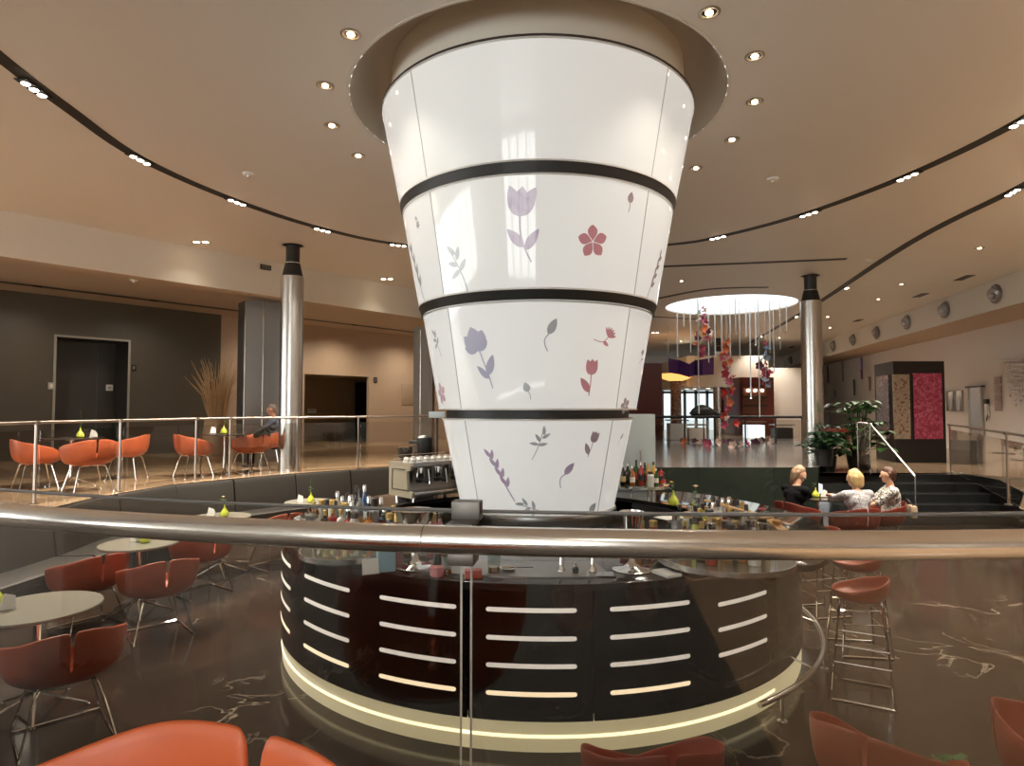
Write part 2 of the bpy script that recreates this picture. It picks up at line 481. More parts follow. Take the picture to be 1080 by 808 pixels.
# the door niche in the dark wall
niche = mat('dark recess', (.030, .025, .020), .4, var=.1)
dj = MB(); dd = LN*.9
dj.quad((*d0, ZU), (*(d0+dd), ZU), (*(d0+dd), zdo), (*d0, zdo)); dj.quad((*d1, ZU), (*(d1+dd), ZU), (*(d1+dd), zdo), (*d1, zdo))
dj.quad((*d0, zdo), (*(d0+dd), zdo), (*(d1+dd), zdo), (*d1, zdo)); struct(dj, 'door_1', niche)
mb = MB(); a, b = d0+dd, d1+dd
mb.prism([a, b, b+LN*.05, a+LN*.05], ZU, zdo); struct(mb, 'door_2', mat('dark door panel', (.05, .045, .038), .3))
for f0, f1, nm in ((.72, .735, 'door_edge'),):
    mb = MB(); q0 = a.lerp(b, f0)-LN*.02; q1 = a.lerp(b, f1)-LN*.02
    mb.prism([q0, q1, q1+LN*.02, q0+LN*.02], ZU, zdo-.05); mb.build(nm, mat('dull door edge', (.10, .09, .08), .4), bpy.data.objects['door_2'])
mb = MB()
for p, q, z0, z1 in ((d0-LD*.03, d0+LD*.02, ZU, zdo+.05), (d1-LD*.02, d1+LD*.03, ZU, zdo+.05), (d0, d1, zdo, zdo+.05)):
    mb.prism([p-LN*.02, q-LN*.02, q, p], z0, z1)
struct(mb, 'trim_9', mat('niche frame', (.34, .31, .26), .35))
# room seen through the peach wall's opening
mb = MB(); q = LN*2.6; tan = mat('tan niche wall', (.30, .22, .13), .5, var=.05)
we2 = we+LD*2.5; mb.quad((*(wd+q), ZU), (*(we2+q), ZU), (*(we2+q), zop), (*(wd+q), zop)); mb.quad((*wd, ZU), (*(wd+q), ZU), (*(wd+q), zop), (*wd, zop))
mb.quad((*we, ZU), (*(we2+q), ZU), (*(we2+q), zop), (*we, zop)); mb.quad((*wd, zop), (*(wd+q), zop), (*(we2+q), zop), (*we, zop)); struct(mb, 'wall_niche', tan)
dq = lambda px: (lambda p0: p0+LD*((px-540)/F*p0.y-p0.x)/(LD.x-(px-540)/F*LD.y))(W0+LN*2.5)
mb = MB(); x0, x1 = dq(375), dq(389); mb.prism([x0, x1, x1+LN*.04, x0+LN*.04], ZU, zop-.1); struct(mb, 'door_3', M['blackmat'])
# right side of the hall
rb0 = at_z(1080, 284, ZC).xy; rb1 = at_z(870, 360, ZC).xy; rd = (rb1-rb0).normalized(); RN = Vector((rd.y, -rd.x))
rp0, rp1 = rb0-rd*22, rb1+rd*9
fascia(rp0, rp1, ZB, ZC, RN*1.7, 'beam_gallery', M['cream'], M['lowceil'])
rw0, rw1 = rp0+RN*1.6, rp1+RN*1.6
vwall(rw0, rw1, ZR, ZB, 'wall_gallery_side', M['greige'], n=RN)
# ends and the glazed front behind the walkway
vwall((XL, YF-8), (XR, YF-8), 0, ZC, 'wall_back', M['greige'], n=(0, 1))
vwall((XL, 8), (XL, YF), 0, ZC, 'wall_end', M['cream'], n=(-1, 0)); vwall((XL, YB), (XL, 8), 0, ZU, 'wall_end', M['cream'], n=(-1, 0)); vwall((XL, YB), (XL, 8), ZC-.35, ZC, 'wall_end', M['cream'], n=(-1, 0))
WX0, WX1, WN = -7.5, -0.5, 4
vwall((XL, YB), (WX0, YB), 0, ZC, 'wall_front', M['cream'], n=(0, -1)); vwall((WX1, YB), (XR, YB), 0, ZC, 'wall_front', M['cream'], n=(0, -1))
vwall((WX0, YB), (WX1, YB), 0, ZU, 'wall_front', M['cream'], n=(0, -1)); vwall((WX0, YB), (WX1, YB), ZC-.35, ZC, 'wall_front', M['cream'], n=(0, -1))
dx = (WX1-WX0)/WN
for i, (x0, x1) in enumerate([(WX0+dx*i, WX0+dx*(i+1)) for i in range(WN)]+[]):
    mb = MB(); z0, z1 = ZU, ZC-.35; dx = x1-x0
    for cx, cz, sx, sz in ((x0+.05, (z0+z1)/2, .1, z1-z0), (x1-.05, (z0+z1)/2, .1, z1-z0), ((x0+x1)/2, z0+.05, dx, .1), ((x0+x1)/2, z1-.05, dx, .1), ((x0+x1)/2, z0+2.3, dx, .08)):
        mb.box((cx, YB, cz), (sx, .12, sz))
    o = struct(mb, 'window_%d' % (i+2), M['steel_dark'], smooth=False)
    mb = MB(); mb.box(((x0+x1)/2, YB+.01, (z0+z1)/2), (dx-.2, .012, z1-z0-.2)); mb.build('pane', M['glass'], o)
# steps from the sunken floor up to the gallery
mb = MB(); NS = 5; rise = ZR/NS
for i in range(NS):
    y1 = ST_TOP+.02; y0 = ST_TOP-.32*(NS-1-i)-.32
    mb.box(((6.25+9.45)/2, (y0+y1)/2, rise*(i+.5)), (9.45-6.25, y1-y0, rise-.002))
    
struct(mb, 'floor_steps', mat('dark step stone', (.020, .021, .021), .22, var=.2, vscale=4), smooth=False)

for i in range(6):  # unseen windows in the end wall, added to let more daylight in
    y0 = YB+17/6*i; y1 = y0+17/6; z0, z1 = ZU, ZC-.35; mb = MB()
    for c_, z_, sy, sz in ((y0+.05, (z0+z1)/2, .1, z1-z0), (y1-.05, (z0+z1)/2, .1, z1-z0), ((y0+y1)/2, z0+.05, y1-y0, .1), ((y0+y1)/2, z1-.05, y1-y0, .1), ((y0+y1)/2, z0+2.3, y1-y0, .08)): mb.box((XL, c_, z_), (.12, sy, sz))
    o = struct(mb, 'window_%d' % (i+2+WN), M['steel_dark'], smooth=False)
    mb = MB(); mb.box((XL-.01, (y0+y1)/2, (z0+z1)/2), (.012, y1-y0-.2, z1-z0-.2)); mb.build('pane', M['glass'], o)
# ------------------------------------------------------------------ the lit column
tiers = [  # radius and height at the top, at the foot
    (1.597, 5.15, 1.414, 4.225), (1.385, 4.12, 1.218, 3.195), (1.173, 3.095, 1.011, 2.165), (.972, 2.07, .785, 1.19)]
def panel_mat():
    m = bpy.data.materials.new('backlit opal glass'); m.use_nodes = True
    b = m.node_tree.nodes['Principled BSDF']
    b.inputs['Base Color'].default_value = (.47, .475, .465, 1); b.inputs['Roughness'].default_value = .06
    b.inputs['Emission Color'].default_value = (1.0, .985, .94, 1); b.inputs['Emission Strength'].default_value = .245
    return m
OPAL = panel_mat()
rimm = mat('grey rim', (.40, .38, .37), .4)
lc = thing('column_lamp', 'huge white backlit glass column in four tapering flower-patterned tiers above the bar', 'lamp', (C.x, C.y, 0))
def cpt(ti, phi, z, off=0.0):
    r0, z0, r1, z1 = tiers[ti]; r = r0+(r1-r0)*(z-z0)/(z1-z0)+off
    return Vector((r*math.sin(phi), -r*math.cos(phi), z))
tobj = []
SEAM = .765
for ti, (r0, z0, r1, z1) in enumerate(tiers):
    mb = MB()
    for k in range(4):
        a0 = SEAM+PI/2*k+.0035/r0*2; a1 = SEAM+PI/2*(k+1)-.0035/r0*2
        rows = []
        for i in range(25):
            a = a0+(a1-a0)*i/24
            rows.append([cpt(ti, a, z) for z in (z0, z0*.75+z1*.25, z0*.5+z1*.5, z0*.25+z1*.75, z1)]+[cpt(ti, a, z1, -.02), cpt(ti, a, z0, -.02)])
        v = mb.grid(rows, close_v=True); mb.cap(v[0][::-1]); mb.cap(v[-1])
    o = mb.build('glass_tier', OPAL, lc, ang=30); tobj.append(o)
    mb = MB()
    for zz in (z0, z1):
        r = r0 if zz == z0 else r1
        mb.lathe([(r+.006, -.008), (r+.006, .008), (r-.03, .008), (r-.03, -.008), (r+.006, -.008)], (0, 0, zz), 72, caps=False)
    mb.build('rim_trim', mat('pale rim', (.62, .61, .59), .3), o)
    for k in range(4):
        a = SEAM+PI/2*k; mb = MB()
        mb.tube([cpt(ti, a, z0, -.004), cpt(ti, a, z1, -.004)], .006, 6); mb.build('seam_strip', rimm, o)
for ti in range(3):
    rt = tiers[ti][2]; zt = tiers[ti][3]; zb = tiers[ti+1][1]; rb = tiers[ti+1][0]
    mb = MB(); mb.lathe([(rt-.02, zb+.008), (rb+.012, zb+.01), (rt+.002, zt-.008), (rt-.02, zt-.008)], (0, 0, 0), 72, caps=False)
    if ti == 2:
        mb = MB(); mb.lathe([(rt-.10, zb+.004), (rt-.075, zb+.004), (rt-.075, zt-.006), (rt-.1, zt-.006)], (0, 0, 0), 72, caps=False)
    mb.build('band', M['blackmat'], lc)
mb = MB(); mb.lathe([(1.600, 5.161), (1.607, 5.161), (1.607, 5.176), (1.585, 5.176), (1.585, 5.161)], (0, 0, 0), 96, caps=False); mb.build('top_ring', mat('bronze ring', (.05, .035, .03), .4), lc)
mb = MB(); mb.lathe([(1.50, 5.0), (1.52, 5.2), (1.50, ZC+.34)], (0, 0, 0), 72, caps=False); mb.build('upper_drum', M['cream'], lc)
mb = MB(); mb.lathe([(.79, 1.185), (.805, 1.18), (.81, 1.13), (.79, 1.06), (.001, 1.06)], (0, 0, 0), 72, caps=False); mb.build('base_ring', mat('base steel', (.5, .5, .5), .25, 1.0), lc)
mb = MB(); mb.lathe([(.70, 0.001), (.70, 1.07)], (0, 0, 0), 48); mb.build('pedestal', M['blackmat'], lc)
# printed flowers
def fcol(n, c): return mat(n, c, .25, coat=.6, emit=c, es=.16)
FC = dict(mauve=fcol('mauve print', (.36, .28, .37)), red=fcol('rose print', (.46, .20, .23)), grey=fcol('grey print', (.32, .33, .345)), lilac=fcol('lilac print', (.37, .37, .47)),
          pink=fcol('pink print', (.52, .37, .42)), brown=fcol('brown print', (.30, .24, .255)))
def strip(mb, fn, pts, wid):
    """ladder strip along 2-D pts with half-width list, mapped by fn"""
    rows = []
    for i, p in enumerate(pts):
        a = pts[max(i-1, 0)]; b = pts[min(i+1, len(pts)-1)]; tx, ty = b[0]-a[0], b[1]-a[1]; l = math.hypot(tx, ty) or 1
        nx, ny = -ty/l, tx/l
        rows.append([fn(p[0]+nx*wid[i]*k, p[1]+ny*wid[i]*k) for k in (-1, 0, 1)])
    mb.grid(rows)
def petal(mb, fn, x, y, ang, L, wd, tip=.8, bend=0.0):
    pts = []; wid = []
    for i in range(9):
        t = i/8; a = ang+bend*(t-.3)
        pts.append((x+L*t*math.cos(a), y+L*t*math.sin(a))); wid.append(wd*(math.sin(PI*t**tip)**.8 if 0 < t < 1 else .02))
    strip(mb, fn, pts, wid)
def stem(mb, fn, pts, wd=.007):
    P = smooth_pts([(p[0], p[1], 0) for p in pts], 4); strip(mb, fn, [(p.x, p.y) for p in P], [wd]*len(P))
def motif(kind, ti, px, py, s, rot, col):
    # find where the pixel's ray meets this tier
    best = None
    d = Vector(ray(px, py)); t = 2.0
    while t < 7.5:
        p = Vector((0, 0, E))+d*t; r0, z0, r1, z1 = tiers[ti]
        rr = r0+(r1-r0)*(p.z-z0)/(z1-z0)
        if math.hypot(p.x-C.x, p.y-C.y) <= rr: best = p; break
        t += .003
    if best is None: return
    ph = math.atan2(best.x-C.x, -(best.y-C.y)); zc = best.z; rr = math.hypot(best.x-C.x, best.y-C.y)
    s *= 1.75*(1.35 if kind in ('sprig', 'fern', 'daisy') else 1.1); cr, sr = math.cos(rot), math.sin(rot)
    fn = lambda u, v: cpt(ti, ph+(u*cr-v*sr)*s/rr, zc+(u*sr+v*cr)*s, .0035)
    mb = MB()
    if kind == 'tulip':
        for a, wd, L in ((PI/2, .13, .42), (PI/2+.42, .11, .46), (PI/2-.42, .11, .46)): petal(mb, fn, 0, .02, a, L, wd, .75)
        stem(mb, fn, [(0, .05), (.03, -.2), (.12, -.42), (.24, -.6)], .012)
        petal(mb, fn, .10, -.40, R(140), .36, .075); petal(mb, fn, .13, -.44, R(62), .36, .07)
    elif kind == 'smalltulip':
        for a, wd, L in ((PI/2, .13, .36), (PI/2+.35, .10, .37), (PI/2-.35, .10, .37)): petal(mb, fn, 0, .1, a, L, wd, .7)
        stem(mb, fn, [(0, .15), (0, -.1), (-.02, -.38)], .014); petal(mb, fn, -.01, -.3, R(128), .42, .09)
    elif kind == 'daisy':
        for k in range(5): petal(mb, fn, .02*math.cos(k*2*PI/5+PI/2), .02*math.sin(k*2*PI/5+PI/2), k*2*PI/5+PI/2, .36, .125, 1.3)
    elif kind == 'rose':
        for a, wd, L in ((PI/2+.2, .16, .46), (PI/2+.75, .13, .4), (PI/2-.35, .14, .4), (PI/2+1.3, .09, .3), (PI/2-.9, .08, .28)): petal(mb, fn, 0, .08, a, L, wd, .95)
        stem(mb, fn, [(.02, .12), (.1, -.15), (.17, -.4), (.22, -.62)], .014); petal(mb, fn, .15, -.38, R(68), .4, .085, .8); petal(mb, fn, .16, -.44, R(132), .34, .06)
    elif kind == 'leaf':
        petal(mb, fn, -.02, -.02, R(58), .5, .12, .8); stem(mb, fn, [(0, 0), (-.13, -.14), (-.14, -.3), (-.08, -.48)], .018)
    elif kind == 'bud':
        petal(mb, fn, 0, -.02, R(100), .42, .15, .8); stem(mb, fn, [(0, 0), (.06, -.15), (.06, -.34)], .018)
    elif kind == 'carnation':
        for k in range(6): petal(mb, fn, 0, 0, R(20+k*20), .34, .042, 1.2)
        stem(mb, fn, [(0, 0), (-.12, -.16), (-.3, -.2), (-.5, -.18)], .015); petal(mb, fn, -.14, -.16, R(-20), .26, .06)
    elif kind == 'sprig':
        stem(mb, fn, [(-.06, .4), (0, .1), (.05, -.2), (.06, -.55)], .014)
        for y, a in ((.32, 120), (.2, 60), (.08, 150), (-.05, 40), (-.02, 200)): petal(mb, fn, .02, y, R(a), .3, .055)
    elif kind == 'fern':
        stem(mb, fn, [(-.1, .6), (0, .2), (.08, -.2), (.2, -.65)], .014)
        for k in range(4):
            y = .5-.24*k; x = -.06+.06*k; petal(mb, fn, x, y, R(115), .26, .05); petal(mb, fn, x, y-.06, R(65), .26, .05)
    mb.build('flower_print', FC[col], tobj[ti], smooth=False)
for a in [('tulip', 1, 548, 230, .30, -.12, 'mauve'), ('daisy', 1, 625, 255, .155, .1, 'red'), ('bud', 1, 664, 214, .12, -.25, 'brown'), ('sprig', 1, 484, 284, .17, .25, 'grey'), ('fern', 1, 440, 290, .20, .1, 'grey'),
          ('bud', 1, 440, 232, .06, .5, 'grey'), ('daisy', 1, 441, 237, .04, .5, 'grey'), ('fern', 1, 689, 290, .16, -.6, 'brown'),
          ('rose', 2, 505, 375, .25, .05, 'lilac'), ('leaf', 2, 579, 352, .16, .1, 'grey'), ('carnation', 2, 641, 356, .15, -.2, 'red'), ('smalltulip', 2, 623, 400, .20, .0, 'red'), ('bud', 2, 557, 413, .11, .15, 'grey'),
          ('daisy', 2, 466, 415, .12, .2, 'pink'), ('sprig', 2, 461, 362, .11, .3, 'grey'), ('carnation', 2, 677, 375, .10, .5, 'brown'), ('daisy', 2, 659, 428, .09, .3, 'brown'),
          ('sprig', 3, 568, 468, .12, -.5, 'grey'), ('smalltulip', 3, 624, 470, .15, -.25, 'brown'), ('fern', 3, 527, 503, .16, .25, 'mauve'), ('leaf', 3, 596, 500, .14, -.1, 'mauve'), ('sprig', 3, 562, 537, .12, 1.1, 'grey'),
          ('bud', 3, 622, 540, .13, -.8, 'grey'), ('leaf', 3, 654, 463, .08, -.2, 'grey')]:
    motif(*a)

# ------------------------------------------------------------------ the round bar
bar = thing('bar_counter', 'round black bar counter with rows of lit slots and a glowing plinth', 'bar', (0, 0, 0))
RB, ZT, ZP = 2.47, 1.06, .195
P0, P1 = -2.2, 2.35
def crad(a):                         # counter edge: a wider overhang on the stool side
    t = min(1, max(0, (a-.62)/.16)); t = t*t*(3-2*t); return 2.485+.27*t
mb = MB(); rows = []
for i in range(121):
    a = P0+(P1-P0)*i/120; ro = crad(a)
    rows.append([pol(a, 1.72, ZT-.05), pol(a, ro-.005, ZT-.05), pol(a, ro, ZT-.045), pol(a, ro, ZT-.003), pol(a, ro-.004, ZT), pol(a, 1.72, ZT)])
v = mb.grid(rows, close_v=True); mb.cap(v[0][::-1]); mb.cap(v[-1]); mb.build('countertop', M['counter'], bar)
slots = [(-1.1, .235, 4), (-.728, .245, 4), (-.372, .235, 4), (-.056, .235, 4), (.265, .232, 4), (.59, .22, 3)]
cuts = [P0, -.915, -.55, -.222, .105, .432, .765]
slit = lamp_mat('lit slot acrylic', (1.0, .87, .74), .30); slitw = lamp_mat('warm lit slot acrylic', (1.0, .76, .46), .62)
for k in range(6):
    mb = MB(); arc_sheet(mb, RB, RB-.04, ZP, ZT-.05, cuts[k]+.0015, cuts[k+1]-.0015, 24 if k else 60)
    pn = mb.build('front_panel', M['black'], bar)
    ph, swd, rowsn = slots[k]
    for j in range(rowsn):
        z = (.365, .54, .713, .89)[j] if rowsn == 4 else (.50, .67, .84)[j]
        mb = MB(); prof = []
        for t in (0, .004, .012, .03, .06, .15, .25, .35, .45, .55, .65, .75, .85, .94, .97, .988, .996, 1):
            a = ph-swd/2+swd*t; e = min(t, 1-t)*swd*RB; h = .0145*math.sqrt(max(.10, 1-max(0, 1-e/.0145)**2))
            prof.append([pol(a, RB+.0015, z-h), pol(a, RB+.0015, z+h), pol(a, RB-.02, z+h), pol(a, RB-.02, z-h)])
        v = mb.grid(prof, close_v=True); mb.cap(v[0][::-1]); mb.cap(v[-1])
        mb.build('light_slot', slitw if (j == 0 and rowsn == 4) else slit, pn)
mb = MB(); arc_sheet(mb, RB, RB-.04, ZP, ZT-.05, .7665, P1, 60); mb.build('end_panel', mat('smoked steel panel', (.17, .155, .14), .22, .85), bar)
mb = MB(); rows = []
for i in range(97):
    a = P0+(P1-P0)*i/96
    rows.append([pol(a, RB-.10, 0.0), pol(a, RB-.015, 0.0), pol(a, RB-.012, .07), pol(a, RB-.012, .125), pol(a, RB-.015, ZP-.001), pol(a, RB-.10, ZP-.001)])
v = mb.grid(rows, close_v=True); mb.cap(v[0][::-1]); mb.cap(v[-1]); mb.build('plinth', lamp_mat('glowing cream plinth', (1.0, .83, .42), .20), bar)
mb = MB(); rows = []
for i in range(97):
    a = P0+(.75-P0)*i/96
    rows.append([pol(a, RB-.013, .090), pol(a, RB-.008, .090), pol(a, RB-.008, .108), pol(a, RB-.013, .108)])
v = mb.grid(rows, close_v=True); mb.cap(v[0][::-1]); mb.cap(v[-1]); mb.build('led_strip', lamp_mat('warm led line', (1.0, .82, .46), 1.1), bar)
# inner work bench behind the counter and the grey tray set into it
mb = MB(); arc_sheet(mb, 1.75, 1.69, 0.0, ZT-.05, P0, P1, 60); mb.build('inner_panel', M['blackmat'], bar)
mb = MB(); arc_sheet(mb, 2.36, 1.95, ZT, ZT+.012, -.42, .17, 24); mb.build('work_mat', mat('grey bar mat', (.17, .17, .17), .3), bar)
# back bar: lower drum and shelf ring that carries the machine
mb = MB(); arc_sheet(mb, 2.50, 1.72, ZT-.05, ZT, P1, 2*PI+P0, 60); mb.build('back_counter', M['counter'], bar)
mb = MB(); arc_sheet(mb, 2.44, 2.40, 0, ZT-.05, P1, 2*PI+P0, 60); mb.build('back_panel', M['black'], bar)
# foot rail
FRP = [pol(.56+1.35*i/40, 2.63, .19) for i in range(41)]
mb = MB(); mb.tube(FRP, .021, 10); fr = mb.build('foot_rail', M['steel'], bar)
for a in (.66, 1.10, 1.55):
    mb = MB(); mb.tube([pol(a, 2.63, 0), pol(a, 2.63, .18)], .014, 8); mb.lathe([(.035, 0), (.035, .012), (.015, .016)], pol(a, 2.63, 0), 12); mb.build('post', M['steel'], fr)
for a in (.88, 1.32):
    mb = MB(); mb.tube([pol(a, 2.47, .25), pol(a, 2.63, .2)], .010, 8); mb.build('strut', M['steel'], fr)
# ------------------------------------------------------------------ ceiling lamps
bulb = lamp_mat('warm bulb', (1.0, .80, .52), 14.0)
bulb2 = lamp_mat('white spot lens', (1.0, .86, .66), 9.0)
def spot(parent, z, watts, ang=1.9, blend=.6, col=WARM, aim=None):
    l = bpy.data.lights.new('lamp', 'SPOT'); l.energy = watts; l.color = col; l.spot_size = ang; l.spot_blend = blend; l.shadow_soft_size = .04
    o = bpy.data.objects.new('lamp_light', l); COL.objects.link(o); o.parent = parent; o.location = (0, 0, z)
    return o
def downlight(p, label, group, r=.06, watts=DOWN_W, name='ceiling_downlight'):
    t = thing(name, label, 'downlight', p, group=group)
    mb = MB(); mb.lathe([(r*1.45, 0), (r*1.45, -.006), (r*1.2, -.012), (r, -.006), (r*.98, 0)], (0, 0, 0), 20, caps=False); mb.build('frame', mat('lamp frame', (.42, .36, .30), .35, .6), t)
    mb = MB(); mb.lathe([(r, -.002), (r*.55, -.003)], (0, 0, 0), 16, caps=False); mb.build('reflector', mat('lamp reflector', (.5, .38, .22), .15, 1.0), t)
    mb = MB(); mb.lathe([(r*.55, -.003), (r*.4, -.016), (.001, -.022)], (0, 0, 0), 14, caps=False); mb.build('bulb', bulb, t)
    if watts: spot(t, -.05, watts)
    return t
dl = [(370, 36), (343, 90), (350, 132), (378, 164), (748, 13), (796, 59), (796, 107), (772, 147), (734, 177)]
gp = 'downlights ringed round the column'
for i, (x, y) in enumerate(dl[:4]):
    downlight(at_z(x, y, ZC), 'small recessed downlight on the terrace side of the column, %s from the camera' % ORD[i], gp)
for i, (x, y) in enumerate(dl[4:]):
    downlight(at_z(x, y, ZC), 'small recessed downlight on the skylight side of the column, %s from the camera' % ORD[i], gp)
def triple(p, tdir, label, group, n=3, watts=SPOT_W, r=.042, sp=.115):
    t = thing('track_spotlight', label, 'spotlight', p, math.atan2(tdir[1], tdir[0]), group)
    mb = MB(); mb.box((0, 0, -.010), (sp*n+.04, .12, .008)); mb.build('housing', M['blackmat'], t)
    for k in range(n):
        mb = MB(); mb.lathe([(r*1.15, -.014), (r*1.15, -.022), (r, -.022)], ((k-(n-1)/2)*sp, 0, 0), 16, caps=False); fo = mb.build('lens_ring', M['chrome'], t)
        mb = MB(); mb.lathe([(r, -.018), (r*.7, -.03), (.001, -.036)], ((k-(n-1)/2)*sp, 0, 0), 14, caps=False); mb.build('lens', bulb2, fo)
    if watts: spot(t, -.07, watts*n)
    return t
g = 'triple spotlights in the round black ceiling track'
L1 = [(36, 92), (148, 167), (250, 212), (340, 241.5), (420, 257.5)]
for i, (x, y) in enumerate(L1):
    p = at_z(x, y, ZC); q = min(range(len(T1)-1), key=lambda k: (T1[k]-p).length); d = T1[q+1]-T1[q-1]
    triple(p-Vector((0, 0, .006)), d, 'three bright spots in the round black track over the terrace, %s from the camera' % ORD[i], g)
L2 = [(1078, 126), (957, 185), (853, 224.5), (757, 249.5)]
for i, (x, y) in enumerate(L2):
    p = at_z(x, y, ZC); q = min(range(len(T1)-1), key=lambda k: (T1[k]-p).length); d = T1[q+1]-T1[q-1]
    triple(p-Vector((0, 0, .006)), d, 'three bright spots in the round black track towards the skylight, %s from the camera' % ORD[i], g, watts=SPOT_W*.7)
g = 'spotlights in the straight black ceiling track'
for i, (x, y, n) in enumerate([(1068, 201.5, 3), (893, 303, 2), (840, 333.5, 2), (803, 354.5, 1)]):
    p = at_z(x, y, ZC); d = Vector(T2[2])-Vector(T2[3])
    triple(p-Vector((0, 0, .006)), d, 'spotlights in the straight black track along the gallery, %s from the camera' % ORD[i], g, n=n, watts=SPOT_W*.6)
for i, (x, y, lb) in enumerate([(212, 255, 'pair of small downlights in the ceiling in front of the cream terrace beam'), (408, 294, 'pair of small downlights in the ceiling close beside the white column'),
                                (691, 351, 'pair of small downlights in the far ceiling below the skylight')]):
    p = at_z(x, y, ZC); t = thing('twin_downlight', lb, 'downlight', p)
    for k in (-1, 1):
        mb = MB(); mb.box((k*.085, 0, -.005), (.15, .15, .01)); f = mb.build('frame', mat('lamp frame', (.42, .36, .30), .35, .6), t)
        mb = MB(); mb.lathe([(.055, -.011), (.03, -.018), (.001, -.02)], (k*.085, 0, 0), 14, caps=False); mb.build('bulb', bulb, f)
    spot(t, -.05, DOWN_W*.2)
for x, y, z, lb in [(262, 183, ZC, 'white smoke detector on the ceiling between round track and column'), (815, 188, ZC, 'white smoke detector on the ceiling on the skylight side of the column'),
                    (916, 274, ZC, 'white smoke detector beside the straight black track'), (141, 295, ZB2, 'white smoke detector under the low ceiling in front of the dark wall')]:
    t = thing('smoke_detector', lb, 'smoke detector', at_z(x, y, z)); 
    mb = MB(); mb.lathe([(.075, 0), (.075, -.022), (.055, -.032), (.001, -.033)], (0, 0, 0), 20, caps=False); mb.build('housing', M['white'], t)
    mb = MB(); mb.lathe([(.03, -.033), (.028, -.06), (.001, -.066)], (0, 0, 0), 14, caps=False); mb.build('sensor', M['porcelain'], t)
for i, (x, y) in enumerate([(1017, 293), (971, 311.5), (905, 338), (835, 366)]):
    t = thing('ceiling_vent', 'dark slot vent in the ceiling along the gallery beam, %s from the camera' % ORD[i], 'vent', at_z(x, y, ZC), math.atan2(rd.y, rd.x), 'ceiling slot vents')
    mb = MB(); mb.box((0, 0, -.004), (.62, .20, .008)); mb.build('frame', M['slot'], t)
    mb = MB()
    for k in range(3): mb.box((0, -.05+.05*k, -.010), (.56, .012, .006))
    mb.build('slats', M['steel_dark'], t)
for i, (x, y) in enumerate([(-6.5, 1.5), (-4.5, -2.0), (0.3, -3.2), (5.0, -1.5), (7.6, 2.5), (9.5, 7.0), (-11.5, 5.5), (-9.0, 9.0), (-15, 8.5)]):  # unseen spots added to raise the bounce light in the hall
    triple(Vector((x, y, ZC)), (-(y-7), x-.4, 0), 'three added ceiling spots out of view over the walkway, %s round the hall' % ORD[i], 'added triple spotlights over the walkway')
for i, (x, y) in enumerate([(9.2, 12.2), (10.6, 18.0), (12.5, 24.5), (3.2, 25.5), (8.0, 29.5), (4.2, 15.4), (10.9, 21.5), (12.0, 28.0), (9.9, 15.8)]):  # downlights added to brighten the gallery wall and the far end
    downlight(Vector((x, y, ZC)), 'added recessed downlight over the gallery floor, %s from the camera' % ORD[i], 'downlights over the gallery', watts=230)
for i, q in enumerate([wl(20), wl(140), wl(285), wl(350), wl(420), wl(500)]):  # lamps added inside the slot to light the terrace back wall
    p = q-LN*1.19; t = thing('added_slot_lamp', 'small added black lamp in the dark slot of the low ceiling, %s along the wall' % ORD[i], 'lamp', (p.x, p.y, ZB2-.006), math.atan2(LD.y, LD.x), 'added lamps in the ceiling slot')
    mb = MB(); mb.box((0, 0, -.012), (.16, .07, .024)); mb.build('housing', M['slot'], t)
    mb = MB(); mb.lathe([(.03, -.024), (.03, -.028), (.001, -.028)], (0, 0, 0), 12, caps=False); mb.build('lens', M['blackplastic'], t)
    spot(t, -.05, (45, 45, 95, 110, 110, 85)[i], ang=2.7, blend=1.0)
# jet nozzles on the gallery beam
def on_beam(x, y): return at_plane(x, y, (*rb0, 0), (*RN, 0))
for i, (x, y) in enumerate([(1052, 310), (998, 327), (958, 340), (926, 351), (901, 358.5), (880, 365), (835, 380)]):
    p = on_beam(x, y)
    p = p-Vector((RN.x, RN.y, 0))*.03
    t = thing('air_nozzle', 'round grey air nozzle on the gallery beam, %s from the camera' % ORD[i], 'air vent', p, math.atan2(RN.y, RN.x)-PI/2, 'round air nozzles on the beam')
    # local -Y looks out of the beam
    prof = [(.235, 0), (.24, .02), (.22, .05), (.19, .045)]
    mb = MB(); mb.lathe(prof, (0, 0, 0), 28, caps=False); o = mb.build('ring', mat('nozzle grey', (.20, .19, .18), .35, .5), t); o.rotation_euler = (PI/2, 0, 0)
    mb = MB(); mb.lathe([(.19, .02), (.17, .085), (.10, .12), (.085, .10), (.001, .06)], (0, 0, 0), 24, caps=False); o = mb.build('nozzle', mat('nozzle ball', (.34, .33, .32), .3, .6), t); o.rotation_euler = (PI/2+.35, 0, .35)
v = at_plane(280, 282, (*lb0, 0), (*LN, 0)); t = thing('wall_vent', 'small black rectangular vent on the cream beam beside the steel column', 'vent', v, math.atan2(LD.y, LD.x))
mb = MB(); mb.box((0, -.01, 0), (.24, .02, .10)); mb.build('frame', M['slot'], t)
mb = MB(); mb.box((0, -.022, .02), (.2, .006, .015)); mb.box((0, -.022, -.02), (.2, .006, .015)); mb.build('slats', M['steel_dark'], t)

